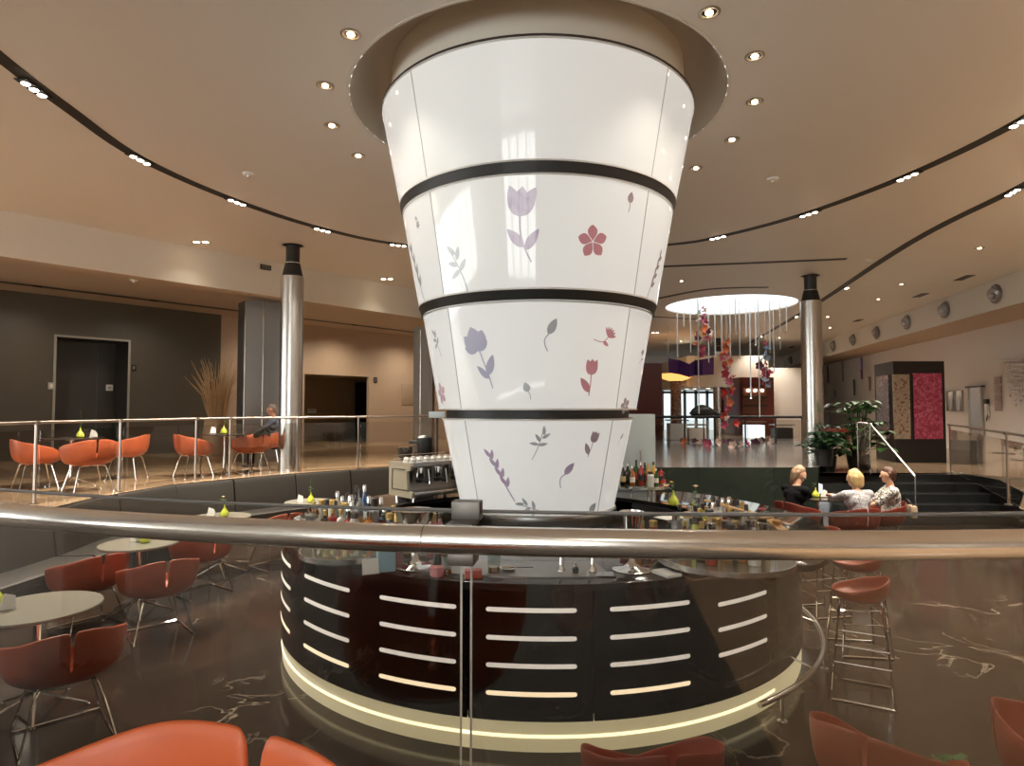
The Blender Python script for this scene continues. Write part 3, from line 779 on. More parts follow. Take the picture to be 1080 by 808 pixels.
# ------------------------------------------------------------------ round steel columns
def steel_column(px, ytop, ztop, r, label, zf, ped=0.0):
    p = at_z(px, ytop, ztop)
    t = thing('steel_column', label, 'column', (p.x, p.y, 0), 0, 'round steel columns')
    mb = MB(); mb.lathe([(r, zf), (r, ztop-.62), (r-.01, ztop-.61)], (0, 0, 0), 40); mb.build('shaft', M['steel'], t)
    mb = MB(); mb.lathe([(r-.015, ztop-.62), (r*.66, ztop-.36), (r*.64, ztop-.34)], (0, 0, 0), 32); mb.build('cone', M['blackmat'], t)
    mb = MB(); mb.lathe([(r*.60, ztop-.34), (r*.60, ztop), (r*.9, ztop)], (0, 0, 0), 32); mb.build('neck', M['blackplastic'], t)
    mb = MB(); mb.lathe([(r*.66, ztop-.365), (r*.66, ztop-.345)], (0, 0, 0), 32); mb.build('collar', M['steel'], t)
    return p
steel_column(309, 259, ZC, .215, 'round brushed steel column with black neck on the terrace beside the seated man', ZU)
steel_column(854.5, 291, ZC, .235, 'round brushed steel column with black neck behind the leafy plant', ZR)
pc = at_z(757, 362, ZC)
steel_column(757, 357, ZC, .235, 'slim distant steel column behind the hanging flower strands', ZU)

# ------------------------------------------------------------------ glass railings
def circ3(a, b, c):
    ax, ay, bx, by, cx, cy_ = *a, *b, *c
    d = 2*(ax*(by-cy_)+bx*(cy_-ay)+cx*(ay-by))
    ux = ((ax*ax+ay*ay)*(by-cy_)+(bx*bx+by*by)*(cy_-ay)+(cx*cx+cy_*cy_)*(ay-by))/d
    uy = ((ax*ax+ay*ay)*(cx-bx)+(bx*bx+by*by)*(ax-cx)+(cx*cx+cy_*cy_)*(bx-ax))/d
    return Vector((ux, uy)), math.hypot(ax-ux, ay-uy)
ZH = E-.222
hp = [at_z(0, 542.5, ZH).xy, at_z(540, 571, ZH).xy, at_z(1080, 573.5, ZH).xy]
HC, HR = circ3(*hp)
def onrail(px, off=0.0):
    """bearing of the near railing under pixel column px"""
    lo, hi = -1.3, 1.3
    for _ in range(50):
        md = (lo+hi)/2; p = HC+Vector((math.sin(md), -math.cos(md)))*(HR+off)
        if 540+F*p.x/(p.y*math.cos(PITCH)+(ZH-E)*math.sin(PITCH)) < px: lo = md
        else: hi = md
    return lo
rp = lambda a, off, z: Vector((HC.x+(HR+off)*math.sin(a), HC.y-(HR+off)*math.cos(a), z))
nr = thing('glass_railing', 'near glass railing with thick round steel handrail crossing the whole view', 'railing', (0, 0, 0))
A0, A1 = -1.0, 1.05
mb = MB(); mb.tube([rp(A0+(A1-A0)*i/120, 0, ZH) for i in range(121)], .0238, 24); hr = mb.build('handrail', M['handrail'], nr, ang=60)
aj = onrail(448); mb = MB(); mb.tube([rp(aj-.0002, 0, ZH), rp(aj+.0002, 0, ZH)], .0241, 24, caps=False); mb.build('joint', mat('joint line', (.2, .17, .14), .4, .8), hr)
GO = -.062
j0, j1 = onrail(486, GO), onrail(496.5, GO)
for a0, a1, nm in ((A0, j0, 'glass_pane'), (j1, A1, 'glass_pane')):
    mb = MB(); rows = []
    for i in range(41):
        a = a0+(a1-a0)*i/40
        rows.append([rp(a, GO, ZU-.25), rp(a, GO, E-.187), rp(a, GO-.012, E-.187), rp(a, GO-.012, ZU-.25)])
    v = mb.grid(rows, close_v=True); mb.cap(v[0][::-1]); mb.cap(v[-1]); pn = mb.build(nm, M['pane'], nr)
    mb = MB(); mb.tube([rp(a0+(a1-a0)*i/40, GO-.006, E-.1845) for i in range(41)], .0035, 6); mb.build('top_edge', mat('polished glass edge', (.20, .19, .18), .12, coat=.5), pn)
    if nm:
        e = a1 if a1 == j0 else a0
        mb = MB(); mb.tube([rp(e, GO-.006, ZU-.25), rp(e, GO-.006, E-.187)], .0022, 6); mb.build('side_edge', mat('bright glass edge', (.62, .60, .56), .2, coat=.5), pn)
aa = (onrail(476, GO)+onrail(508, GO))/2
br = thing
mb = MB(); c = rp(aa, GO-.006, E-.183)
mb.box(c, (.052, .030, .034), rz=aa, bev=.003)
mb.box(rp(aa, -.03, E-.200), (.046, .06, .006), rz=aa)
mb.build('clamp', mat('clamp steel', (.15, .135, .12), .42, 1.0), nr)
mb = MB(); mb.box(rp(aa, -.036, ZH-.035), (.046, .050, .024), rz=aa, bev=.003); mb.build('lower_clamp', mat('clamp steel', (.15, .135, .12), .42, 1.0), nr)

def rail_run(name, label, top_pts, zf, zt, posts, infill=True, rr=.021, pr=.017, hook=False, group=None):
    """slim railing: round top rail, round posts and glass between"""
    t = thing(name, label, 'railing', (0, 0, 0), 0, group)
    mb = MB(); mb.tube([Vector((p[0], p[1], zt)) for p in top_pts], rr, 10); mb.build('top_rail', M['railsteel'], t)
    for p in posts:
        mb = MB(); mb.tube([(p[0], p[1], zf), (p[0], p[1], zt-.01)], pr, 8); mb.lathe([(.05, 0), (.05, .012), (.022, .018)], (p[0], p[1], zf), 14)
        mb.box((p[0], p[1], zt-.005), (.06, .06, .05), bev=.01); mb.build('post', M['railsteel'], t)
    if infill:
        for i in range(len(posts)-1):
            p, q = Vector(posts[i][:2]), Vector(posts[i+1][:2]); u = (q-p).normalized()*.05
            n = Vector((-u.y, u.x)).normalized()*.005
            mb = MB(); mb.prism([p+u-n, q-u-n, q-u+n, p+u+n], zf+.06, zt-.1); mb.build('glass_pane', M['paneT'], t)
    return t
ppx = [(-70, 556), (38, 532), (127, 519.5), (207, 507), (243, 504), (314, 498), (378, 494.5), (462, 490)]
tp = [at_z(x, y, ZU) for x, y in ppx]; cc = Vector((.26, 6.5, 0))
tp = [p+(p-Vector((C.x, C.y, p.z))).normalized()*.03 for p in tp]
rail_run('terrace_railing', 'slim glass railing along the terrace edge above the banquette', tp, ZU, E-.185, tp)
# ------------------------------------------------------------------ seats and tables
def lerp_keys(keys, t):
    for (a, u), (b, v) in zip(keys, keys[1:]):
        if t <= b:
            k = (t-a)/(b-a); k = k*k*(3-2*k); return u+(v-u)*k
    return keys[-1][1]
def shell_mesh(name, m, H, rad, z0, prof, slot=True, thick=.018):
    """one-piece bucket: bearing 0 is the middle of the back, which points to local -Y"""
    half = [.027, .14, .34, .55, .8, 1.05, 1.3, 1.57, 1.85, 2.15, 2.45, 2.8, PI]
    ang = [-a for a in half[:-1]][::-1]+half
    mb = MB(); rows = []
    for a in ang:
        t = abs(a)/PI; h = lerp_keys(H, t); r = lerp_keys(rad, t)
        rows.append([Vector((-math.sin(a)*r*g, -math.cos(a)*r*g, z0+(h-z0)*k)) for g, k in prof])
    V = [[mb.b.verts.new(p) for p in r] for r in rows]
    n = len(V); mid = len(half)-2
    for i in range(n):
        for j in range(len(prof)-1):
            if slot and i == mid and j >= len(prof)-3: continue
            q = [V[i][j], V[(i+1) % n][j], V[(i+1) % n][j+1], V[i][j+1]]
            try: mb.b.faces.new(q)
            except ValueError: pass
    mb.cap([v[0] for v in V])
    bmesh.ops.recalc_face_normals(mb.b, faces=mb.b.faces)
    o = mb.build(name, m, ang=180)
    s = o.modifiers.new('thickness', 'SOLIDIFY'); s.thickness = thick; s.offset = 0
    s = o.modifiers.new('rounding', 'SUBSURF'); s.levels = 2; s.render_levels = 2
    return o
CH_H = [(0, .755), (.12, .752), (.35, .70), (.6, .63), (.8, .52), (1, .45)]
CH_R = [(0, .30), (.3, .345), (.55, .36), (.8, .33), (1, .29)]
CH_P = [(.25, -.02), (.55, .0), (.80, .10), (.92, .30), (.975, .62), (1.0, 1.0)]
def tub_chair(m, base, label, cat='chair'):
    t = thing('tub_chair', label, cat)
    sh = shell_mesh('seat_shell', m, CH_H, CH_R, .385, CH_P); sh.parent = t
    if base == 'legs':
        for sx in (-1, 1):
            for sy in (-1, 1):
                mb = MB(); mb.tube(smooth_pts([(0.02*sx, .08*sy, .372), (.13*sx, .13*sy, .372), (.165*sx, .155*sy, .355), (.19*sx, .18*sy, .26), (.25*sx, .235*sy, .008)], 4), .0095, 8)
                mb.lathe([(.014, 0), (.014, .012), (.01, .016)], (.25*sx, .235*sy, 0), 10); mb.build('leg', M['chrome'], t)
    else:
        for sx in (-1, 1):
            mb = MB(); mb.tube(smooth_pts([(.13*sx, .14, .375), (.17*sx, .17, .34), (.25*sx, .26, .03), (.25*sx, .235, .010), (.25*sx, -.215, .010), (.25*sx, -.24, .03), (.17*sx, -.16, .34), (.13*sx, -.13, .375)], 3), .008, 8)
            mb.build('sled_runner', M['chrome'], t)
        for y in (.14, -.13):
            mb = MB(); mb.tube([(-.14, y, .374), (.14, y, .374)], .008, 8); mb.build('cross_bar', M['chrome'], t)
        mb = MB(); mb.tube([(-.25, .245, .012), (.25, .245, .012)], .008, 8); mb.build('cross_bar', M['chrome'], t)
    return t
def face(p, q): return math.atan2(q[1]-p[1], q[0]-p[0])-PI/2
proto_legs = {}
def chair(kind, col, pos, rz, label, group):
    k = (kind, col)
    if k not in proto_legs:
        proto_legs[k] = tub_chair(M[col], kind, label); t = proto_legs[k]; t.location = pos; t.rotation_euler = (0, 0, rz); t['group'] = group; return t
    return dup(proto_legs[k], pos, rz, label, group)
def table(name, pos, r, h, topm, label, group=None, arms=4, rz=.3):
    t = thing(name, label, 'table', pos, rz, group)
    mb = MB(); mb.lathe([(r, h-.022), (r+.004, h-.012), (r, h), (.001, h)], (0, 0, 0), 48, caps=True); mb.build('tabletop', topm, t)
    mb = MB(); mb.lathe([(.06, h-.028), (.026, h-.05), (.024, .14), (.03, .12), (.001, .10)], (0, 0, 0), 18); mb.lathe([(.12, h-.022), (.12, h-.03), (.03, h-.034)], (0, 0, 0), 20); mb.build('pedestal', M['chrome'], t)
    for k in range(arms):
        a = 2*PI*k/arms; mb = MB()
        mb.tube([(.02*math.cos(a), .02*math.sin(a), .13), (.18*math.cos(a), .18*math.sin(a), .07), (.33*math.cos(a), .33*math.sin(a), .016)], [.013, .011, .009], 8)
        mb.lathe([(.016, 0), (.016, .012), (.008, .016)], (.33*math.cos(a), .33*math.sin(a), 0), 10); mb.build('leg', M['chrome'], t)
    return t
vprof = [(.030, 0), (.050, .012), (.056, .035), (.046, .065), (.026, .095), (.013, .115), (.010, .15), (.013, .155), (.008, .15)]
def leaf_blade(mb, base, d, L, wd, droop=.3, n=4, up=Vector((0, 0, 1))):
    d = Vector(d).normalized(); side = d.cross(up)
    if side.length < .05: side = Vector((1, 0, 0))
    side.normalize(); rows = []
    for i in range(n+1):
        t = i/n; p = Vector(base)+d*L*t-up*(droop*L*t*t); w_ = wd*math.sin(PI*min(.98, .06+t*.94))**.7
        rows.append([p-side*w_+up*w_*.25, p, p+side*w_+up*w_*.25])
    mb.grid(rows)
def vase(pos, label, group='lime pear vases on the tables', flower=None, h=.26, s=1.0):
    t = thing('bud_vase', label, 'vase', pos, random.uniform(0, 6), group)
    mb = MB(); mb.lathe(vprof, (0, 0, 0), 18); mb.build('vessel', M['lime'], t)
    mb = MB(); mb.tube([(0, 0, .10), (.012, .004, .17), (.02, .0, h)], .0025, 5)
    for k in range(5): leaf_blade(mb, (.014, 0, .17+.015*k), (math.cos(k*2.1), math.sin(k*2.1), .5), .055, .012)
    mb.build('sprig', M['leaf'], t)
    if flower:
        mb = MB()
        for k in range(8): leaf_blade(mb, (.02, 0, h), (math.cos(k*.8), math.sin(k*.8), .5), .026, .011)
        mb.ball((.02, 0, h+.004), .010); mb.build('blossom', mat('blossom '+flower, dict(yellow=(.8, .42, .05), pink=(.75, .08, .16), cream=(.75, .55, .32))[flower], .5), t)
    if s != 1: t.scale = (s,)*3
    return t
def napkin(pos, label, rz=0):
    t = thing('napkin_holder', label, 'napkin holder', pos, rz, 'white napkin holders on the tables')
    mb = MB(); mb.b.faces.ensure_lookup_table()
    mb.prism([(-.05, -.03), (.05, -.03), (.05, .03), (-.05, .03)], 0, .012); mb.build('base', M['chrome'], t)
    mb = MB()
    for k in range(4):
        y = -.018+.012*k; mb.quad((-.045, y, .012), (.045, y, .012), (.045, y+.004, .10-.012*k), (-.02, y+.004, .125-.012*k))
    o = mb.build('napkin_wad', M['white'], t, smooth=False); s = o.modifiers.new('t', 'SOLIDIFY'); s.thickness = .005
    return t
# terrace, the two tables by the dark niche and by the steel column
TA = at_z(76, 461.5, ZU+.74)
TB = at_z(237, 457.5, ZU+.74)
def zf(p, z): return Vector((p[0], p[1], z))
g = 'orange tub chairs on the terrace'
pA = [at_z(37, 516, ZU), at_z(93, 518, ZU), at_z(134, 505, ZU)]
table('cafe_table', zf(TA, ZU), .42, .74, M['darktop'], 'dark round cafe table on the terrace among three orange chairs', 'dark round terrace tables')
table('cafe_table', zf(TB, ZU), .36, .74, M['darktop'], 'dark round cafe table on the terrace beside the seated man', 'dark round terrace tables')
lbs = ['orange tub chair on the terrace, outermost from the column at its three-chair table', 'orange tub chair on the terrace with its slotted back towards the railing', 'orange tub chair on the terrace, on the column side of its three-chair table']
for p, rz, lb in zip(pA, (-.72, .92, 1.75), lbs): chair('legs', 'orange', p, rz, lb, g)
pB = [at_z(204, 503, ZU), at_z(264, 499, ZU), at_z(284, 492, ZU)]
for p, rz, lb in zip(pB, (-.72, 1.15, 1.75), ['orange tub chair on the terrace between straw bundle and railing', 'orange tub chair on the terrace with its back to the seated man', 'orange tub chair holding the seated man at the steel column']): chair('legs', 'orange', p, rz, lb, g)
vase(zf(TA, ZU+.74)+Vector((.16, -.05, 0)), 'lime pear vase with green sprig on the three-chair terrace table', h=.42)
napkin(zf(TA, ZU+.74)+Vector((.34, -.02, 0)), 'white napkin holder on the three-chair terrace table')
vase(zf(TB, ZU+.74)+Vector((.02, -.08, 0)), 'lime pear vase on the terrace table near the seated man', h=.18)
napkin(zf(TB, ZU+.74)+Vector((-.22, .02, 0)), 'white napkin holder on the terrace table near the seated man', .6)
# sunken lounge behind the near glass
tabs = [(40, 640, .40), (147, 572.5, .38), (232, 545, .38)]
TL = [at_z(x, y, .74) for x, y, r in tabs]
tl = ['grey round lounge table nearest the camera behind the glass', 'grey round lounge table in front of the banquette, second from the camera', 'grey round lounge table by the lit bar slots, farthest along the banquette']
for (x, y, r), p, lb in zip(tabs, TL, tl): table('lounge_table', zf(p, 0), r, .74, M['tabletop'], lb, 'grey round lounge tables', arms=5)
for p, lb, f in zip(TL, ['lime pear vase on the lounge table nearest the camera', 'lime pear vase on the second lounge table from the camera', 'lime pear vase on the lounge table by the lit bar slots'], (None, None, 'cream')):
    vase(p+Vector((-.30 if p is TL[0] else .06, .0, 0)), lb, flower=f)
napkin(TL[0]+Vector((-.16, -.08, 0)), 'white napkin holder on the lounge table nearest the camera', .8); napkin(TL[2]+Vector((-.12, 0, 0)), 'white napkin holder on the lounge table by the lit bar slots')
napkin(TL[1]+Vector((-.06, .02, 0)), 'white napkin holder on the second lounge table from the camera', -.4)
g = 'rust red sled chairs in the sunken lounge'
def lc_(px, py, rz, lb, col='orange_d'):
    p = at_z(px, py, 0); return chair('sled', col, p, rz, lb, g)
lc_(66, 775, .75, 'rust red sled chair in front of the lounge table nearest the camera')
lc_(92, 662, 1.0, 'rust red sled chair behind the lounge table nearest the camera')
lc_(166, 668, .75, 'rust red sled chair with its back to the second lounge table')
lc_(212, 625, .95, 'rust red sled chair between second and farthest lounge tables')
lc_(291, 597, .9, 'rust red sled chair at the lounge table behind the bar bottles')
T4 = at_z(326, 529, .74); table('lounge_table', zf(T4, 0), .36, .74, M['tabletop'], 'grey round lounge table partly hidden behind the bottles on the bar', 'grey round lounge tables', arms=5)
vase(T4+Vector((.06, -.1, 0)), 'lime pear vase with dark sprig on the lounge table behind the bottles', h=.36)
napkin(T4+Vector((-.1, -.12, 0)), 'white napkin holder on the lounge table behind the bottles', .2)
# near chairs at the foot of the glass
def by_slot(px, py, rz, lb):
    q = at_z(px, py, .755); p = q+Matrix.Rotation(rz, 3, 'Z') @ Vector((0, .30, 0)); c_ = chair('sled', 'orange_d', (p.x, p.y, 0), rz, lb, g); c_.scale = (.9, .9, 1); return c_
by_slot(908, 776, -.82, 'rust red sled chair with slotted back below the near glass, facing the bar stools')
by_slot(1040, 742, -2.05, 'rust red sled chair turned sideways below the near glass, farthest from the bar')
by_slot(712, 799, .1, 'rust red sled chair below the near glass, only its top rim showing before the plinth')
table('lounge_table', Vector((1.52, 1.98, 0)), .32, .74, M['tabletop'], 'grey round lounge table under the potted herb, below the near glass', 'grey round lounge tables', arms=5)
vase(Vector((1.34, 2.02, .74)), 'lime pear vase with yellow blossom on the table below the near glass', flower='yellow', h=.25)
ph = thing('potted_herb', 'small pot of curly green herb on the table below the near glass', 'plant', (1.44, 2.10, .74))
mb = MB(); mb.lathe([(.05, 0), (.065, .13), (.06, .13), (.055, .12), (.001, .12)], (0, 0, 0), 16); mb.build('pot', M['lime'], ph)
mb = MB(); rnd = random.Random(3)
for k in range(60):
    a = rnd.uniform(0, 6.28); e = rnd.uniform(.1, 1.3); r = rnd.uniform(.02, .085)
    leaf_blade(mb, (math.cos(a)*r*math.cos(e), math.sin(a)*r*math.cos(e), .13+.17*math.sin(e)*rnd.uniform(.5, 1)), (math.cos(a), math.sin(a), .6), .034, .014)
mb.build('foliage', M['leaf'], ph)
# the bright chair on the camera's own side of the glass
bc = at_z(270, 764, ZWK+.755)
fz = 2.75
pos = Vector((bc.x, bc.y, ZWK))+Matrix.Rotation(fz, 3, 'Z') @ Vector((0, .27, 0))
fc = tub_chair(orange('bright orange plastic', (.56, .118, .036), .42), 'legs', 'bright orange tub chair with slotted back on the camera side of the railing'); fc.location = pos; fc.rotation_euler = (0, 0, fz); fc.scale = (.9, .9, 1.0)
# group of three women
TW = at_z(862, 524, .74)
table('lounge_table', zf(TW, 0), .40, .74, M['darktop'], 'dark round lounge table between the three women', None, arms=5)
vase(zf(TW, .74)+Vector((-.05, -.05, 0)), 'lime pear vase on the table between the three women', h=.17)
napkin(zf(TW, .74)+Vector((.08, -.06, 0)), 'white napkin holder on the table between the three women', .3)
g = 'dark red tub chairs round the women'
WC = [Vector((4.42, 9.75, 0)), Vector((5.02, 9.25, 0)), Vector((5.72, 9.72, 0))]
WR = [face(WC[0], TW)-.25, face(WC[1], TW)+.05, face(WC[2], TW)+.2]
for p, rz, lb in zip(WC, WR, ['dark red tub chair of the woman in black', 'dark red tub chair with its back to the bar, holding the blonde woman', 'dark red tub chair of the woman in the patterned dress']): chair('legs', 'wine', p, rz, lb, g)
# bar stools
def bar_stool(label, pos, rz):
    t = thing('bar_stool', label, 'bar stool', pos, rz, 'orange bar stools at the bar')
    H = [(0, .90), (.15, .895), (.4, .85), (.65, .80), (1, .785)]; rad = [(0, .19), (.35, .215), (.7, .215), (1, .20)]
    sh = shell_mesh('seat_shell', M['orange_d'], H, rad, .725, [(.3, -.02), (.62, .0), (.86, .16), (.96, .5), (1, 1)], slot=False, thick=.02); sh.parent = t
    for sx in (-1, 1):
        mb = MB(); mb.tube(smooth_pts([(.13*sx, .13, .715), (.15*sx, .145, .68), (.205*sx, .20, .05), (.21*sx, .20, .012), (.21*sx, .17, .009), (.21*sx, -.17, .009), (.21*sx, -.20, .012), (.205*sx, -.20, .05), (.15*sx, -.14, .68), (.13*sx, -.125, .715)], 3), .0085, 8)
        mb.build('side_frame', M['chrome'], t)
    for y, z in ((.142, .70), (-.137, .70)):
        mb = MB(); mb.tube([(-.15, y, z), (.15, y, z)], .0085, 8); mb.build('cross_bar', M['chrome'], t)
    for z in (.34, .22):
        f = (.70-z)/.65; x = .15+.055*f; y = .145+.055*f
        for (p, q) in (((-x, y, z), (x, y, z)), ((-x, -y, z), (x, -y, z)), ((x, -y, z+.06), (x, y, z+.06)), ((-x, -y, z+.06), (-x, y, z+.06))):
            mb = MB(); mb.tube([p, q], .007, 8); mb.build('rung', M['chrome'], t)
    return t
st = [(.97, 2.92), (1.31, 2.97), (1.66, 3.05)]
s0 = None
for (a, r), lb in zip(st, ['orange low-back bar stool on chrome sled frame at the foot rail, nearest the camera', 'orange low-back bar stool at the bar, second from the camera', 'orange low-back bar stool at the bar, third from the camera']):
    p = pol(a, r); rz = face(p, C)+.1
    s0 = bar_stool(lb, p, rz) if s0 is None else None or dup(s0, p, rz, lb)
# banquette along the terrace wall
def chain(pts, step):
    P = smooth_pts([Vector((p[0], p[1], 0)) for p in pts], 12); out = [P[0]]; acc = 0
    for a, b in zip(P, P[1:]):
        acc += (b-a).length
        if acc >= step: out.append(b); acc = 0
    return out
path = chain([(-5.6, 5.9), *[(p.x, p.y) for p in LEDGE[1:]], (-1.0, WALLY+.3)], .12)
seams = [at_z(x, 500, ZU) for x in (-60, 60, 130, 186, 245.5, 311, 369.5, 430, 500)]
def nearest(q): return min(range(len(path)), key=lambda i: (path[i].xy-Vector(q).xy).length)
seam_px = [(-60, 566), (40, 538), (118, 522), (186, 511), (245.5, 505), (311, 500), (369.5, 495), (432, 491.5), (500, 488)]
idx = [nearest(at_z(x, y, ZU)) for x, y in seam_px]
for i in range(len(idx)-1):
    a, b = idx[i], idx[i+1]
    if b-a < 3: continue
    seg = path[a:b+1]
    t = thing('banquette', 'dark leather banquette unit under the terrace railing, %s from the camera' % ORD[i], 'sofa', (0, 0, 0), 0, 'dark banquette along the terrace wall')
    def ins(k, d):
        p = seg[k]; q = seg[min(k+1, len(seg)-1)]; o_ = seg[max(k-1, 0)]; tt = (q-o_).normalized(); n = Vector((tt.y, -tt.x, 0))
        if (Vector((C.x, C.y, 0))-p).dot(n) < 0: n = -n
        return p+n*d
    def slab(sec, nm, m):
        mb = MB(); rows = []
        L = len(seg)
        for k in range(L):
            rows.append([ins(k, d)+Vector((0, 0, z)) for d, z in sec])
        tg0 = (rows[1][0]-rows[0][0]).normalized()*.012; tg1 = (rows[-1][0]-rows[-2][0]).normalized()*.012
        rows[0] = [p+tg0 for p in rows[0]]; rows[-1] = [p-tg1 for p in rows[-1]]
        v = mb.grid(rows, close_v=True); mb.cap(v[0][::-1]); mb.cap(v[-1])
        return mb.build(nm, m, t)
    slab([(.03, .40), (.20, .42), (.13, .90), (.105, ZU-.02), (.06, ZU-.005), (.03, ZU-.015)], 'backrest', M['leather'])
    slab([(.19, .33), (.62, .33), (.66, .36), (.66, .43), (.62, .455), (.20, .445)], 'seat_cushion', M['leather'])
    slab([(.06, .0), (.56, .0), (.56, .32), (.06, .32)], 'base', M['blackmat'])
# ------------------------------------------------------------------ things on the bar
ZK = ZT+.0005
def gl(n, c, r=.04): return mat(n, c, r, coat=.6)
BC = dict(green=gl('green bottle glass', (.02, .07, .015)), dark=gl('dark bottle glass', (.012, .010, .008)), amber=gl('amber spirit', (.30, .10, .015)), clear=glass_mat('bottle glass', (.86, .90, .89)), blue=gl('blue bottle glass', (.06, .16, .36)),
          white=gl('white bottle', (.62, .61, .57), .3), red=gl('red liqueur', (.32, .025, .02)), gold=gl('gold bottle', (.55, .33, .06), .15), orange=gl('orange liqueur', (.62, .20, .02)), silver=M['chrome'], lime=M['lime'], cream=gl('cream liqueur', (.6, .48, .30), .3), pink=gl('pink jar', (.62, .22, .24), .2), grey=gl('grey glass', (.22, .23, .23)))
capm = mat('dark cap', (.05, .04, .035), .4); capg = mat('gold cap', (.6, .42, .14), .3, .8)
lblm = [mat('paper label', (.70, .66, .56), .6), mat('red label', (.45, .05, .04), .6), mat('gold label', (.55, .40, .15), .4), mat('black label', (.02, .02, .02), .5)]
def bottle(kind, colr, pos, h, label, group):
    t = thing('bottle', label, 'bottle', pos, random.uniform(0, 6), group)
    if kind == 'wine': r = h*.125; P = [(r*.9, 0), (r, .02), (r, h*.58), (r*.85, h*.66), (r*.40, h*.76), (r*.36, h*.93)]
    elif kind == 'liquor': r = h*.155; P = [(r*.92, 0), (r, .012), (r, h*.62), (r*.8, h*.70), (r*.38, h*.75), (r*.36, h*.90)]
    elif kind == 'square': r = h*.19; P = [(r*.92, 0), (r, .012), (r, h*.66), (r*.7, h*.72), (r*.30, h*.75), (r*.30, h*.90)]
    elif kind == 'flare': r = h*.15; P = [(r*.7, 0), (r*.75, .01), (r, h*.55), (r*.9, h*.64), (r*.36, h*.74), (r*.34, h*.92)]
    else: r = h*.22; P = [(r*.9, 0), (r, .012), (r, h*.72), (r*.7, h*.82), (r*.7, h*.88)]
    rm = {'wine': .037, 'liquor': .042, 'square': .046, 'flare': .045, 'jar': .040}[kind]; k_ = min(1, rm/max(p_[0] for p_ in P)); P = [(p_[0]*k_, p_[1]) for p_ in P]; r *= k_
    n = 4 if kind == 'square' else 16
    mb = MB(); mb.lathe(P+[(.001, P[-1][1])], (0, 0, 0), n); mb.build('vessel', BC[colr], t, ang=30)
    top = P[-1]
    mb = MB(); mb.lathe([(top[0]*1.12, top[1]-h*.07), (top[0]*1.15, h*.985), (top[0]*.9, h), (.001, h)], (0, 0, 0), 12); mb.build('cap', random.choice([capm, capg, M['chrome']]), t)
    if n > 4 and kind != 'jar':
        mb = MB(); mb.lathe([(P[1][0]*.97 if kind == 'flare' else r*1.012, h*.20), (r*1.012, h*.46)], (0, 0, 0), n, caps=False); mb.build('label_band', random.choice(lblm), t)
    return t
PLACED, HTS = [(-1.44, 5.6), (1.943, 4.82)], []
def row(items, gname, where, base, frm):
    """items: (px, pixel row of the top, distance, kind, colour)"""
    cnt = {}
    for px, py, Y, kind, c in items:
        q = at_y(px, py, Y); h = max(.07, q.z-base); cnt[c] = cnt.get(c, 0)+1
        for step in range(60):          # keep it clear of its neighbours, sliding along the line of sight
            d_ = (step+1)//2*.02*(1 if step % 2 else -1); x_, y_ = (px-540)/F*(Y+d_), Y+d_
            rr_ = math.hypot(x_-C.x, y_-C.y)
            if all((x_-a)**2+(y_-b)**2 > .089**2 for a, b in PLACED) and (base > ZK+.01 or (1.77 < rr_ < 2.44 and (x_-tl_.x)**2+(y_-tl_.y)**2 > .42**2 and (x_-tr_.x)**2+(y_-tr_.y)**2 > .52**2)): break
        Y = y_; q = at_y(px, py, Y); h = max(.07, q.z-base); PLACED.append((x_, y_)); HTS.append(base+h)
        kn = {'wine': 'long-necked bottle', 'liquor': 'round bottle', 'square': 'square bottle', 'flare': 'flared bottle', 'jar': 'jar'}[kind]
        bottle(kind, c, Vector((q.x, Y, base)), h, '%s %s %s, %s %s one from the %s' % ({'dark': 'dark brown'}.get(c, c), kn, where, ORD[cnt[c]-1], c, frm), gname)
def tray(px, py, r, z, label, Y=None):
    p = at_z(px, py, z) if Y is None else at_y(px, py, Y); p.z = z
    t = thing('display_tray', label, 'tray', (p.x, p.y, ZK), 0, 'round steel-rimmed trays on the bar')
    h = z-ZK
    mb = MB(); mb.lathe([(r-.012, h-.010), (r-.012, h), (.001, h), ], (0, 0, 0), 64, caps=False); mb.build('disc', mat('smoked tray glass', (.10, .115, .10), .06, coat=.5), t)
    mb = MB(); mb.lathe([(r-.012, h-.030), (r, h-.030), (r, h+.006), (r-.012, h+.006), (r-.012, h-.030)], (0, 0, 0), 64, caps=False); mb.build('rim', M['steel'], t)
    for k in range(3):
        a = 2.1*k+.6; mb = MB(); mb.tube([(.55*r*math.cos(a), .55*r*math.sin(a), 0), (.55*r*math.cos(a), .55*r*math.sin(a), h-.008)], .018, 10); mb.build('foot', M['steel'], t)
    return p
tl_ = tray(370, 579, .37, ZT+.07, 'round steel-rimmed tray at the counter edge by the blue carton')
tr_ = tray(764, 587, .47, ZT+.07, 'large round steel-rimmed tray at the counter edge by the bar stools')
tk_ = tray(680, 500, .30, ZT+.16, 'round raised tray of wine bottles on the far counter beside the pale cabinet', Y=7.85)
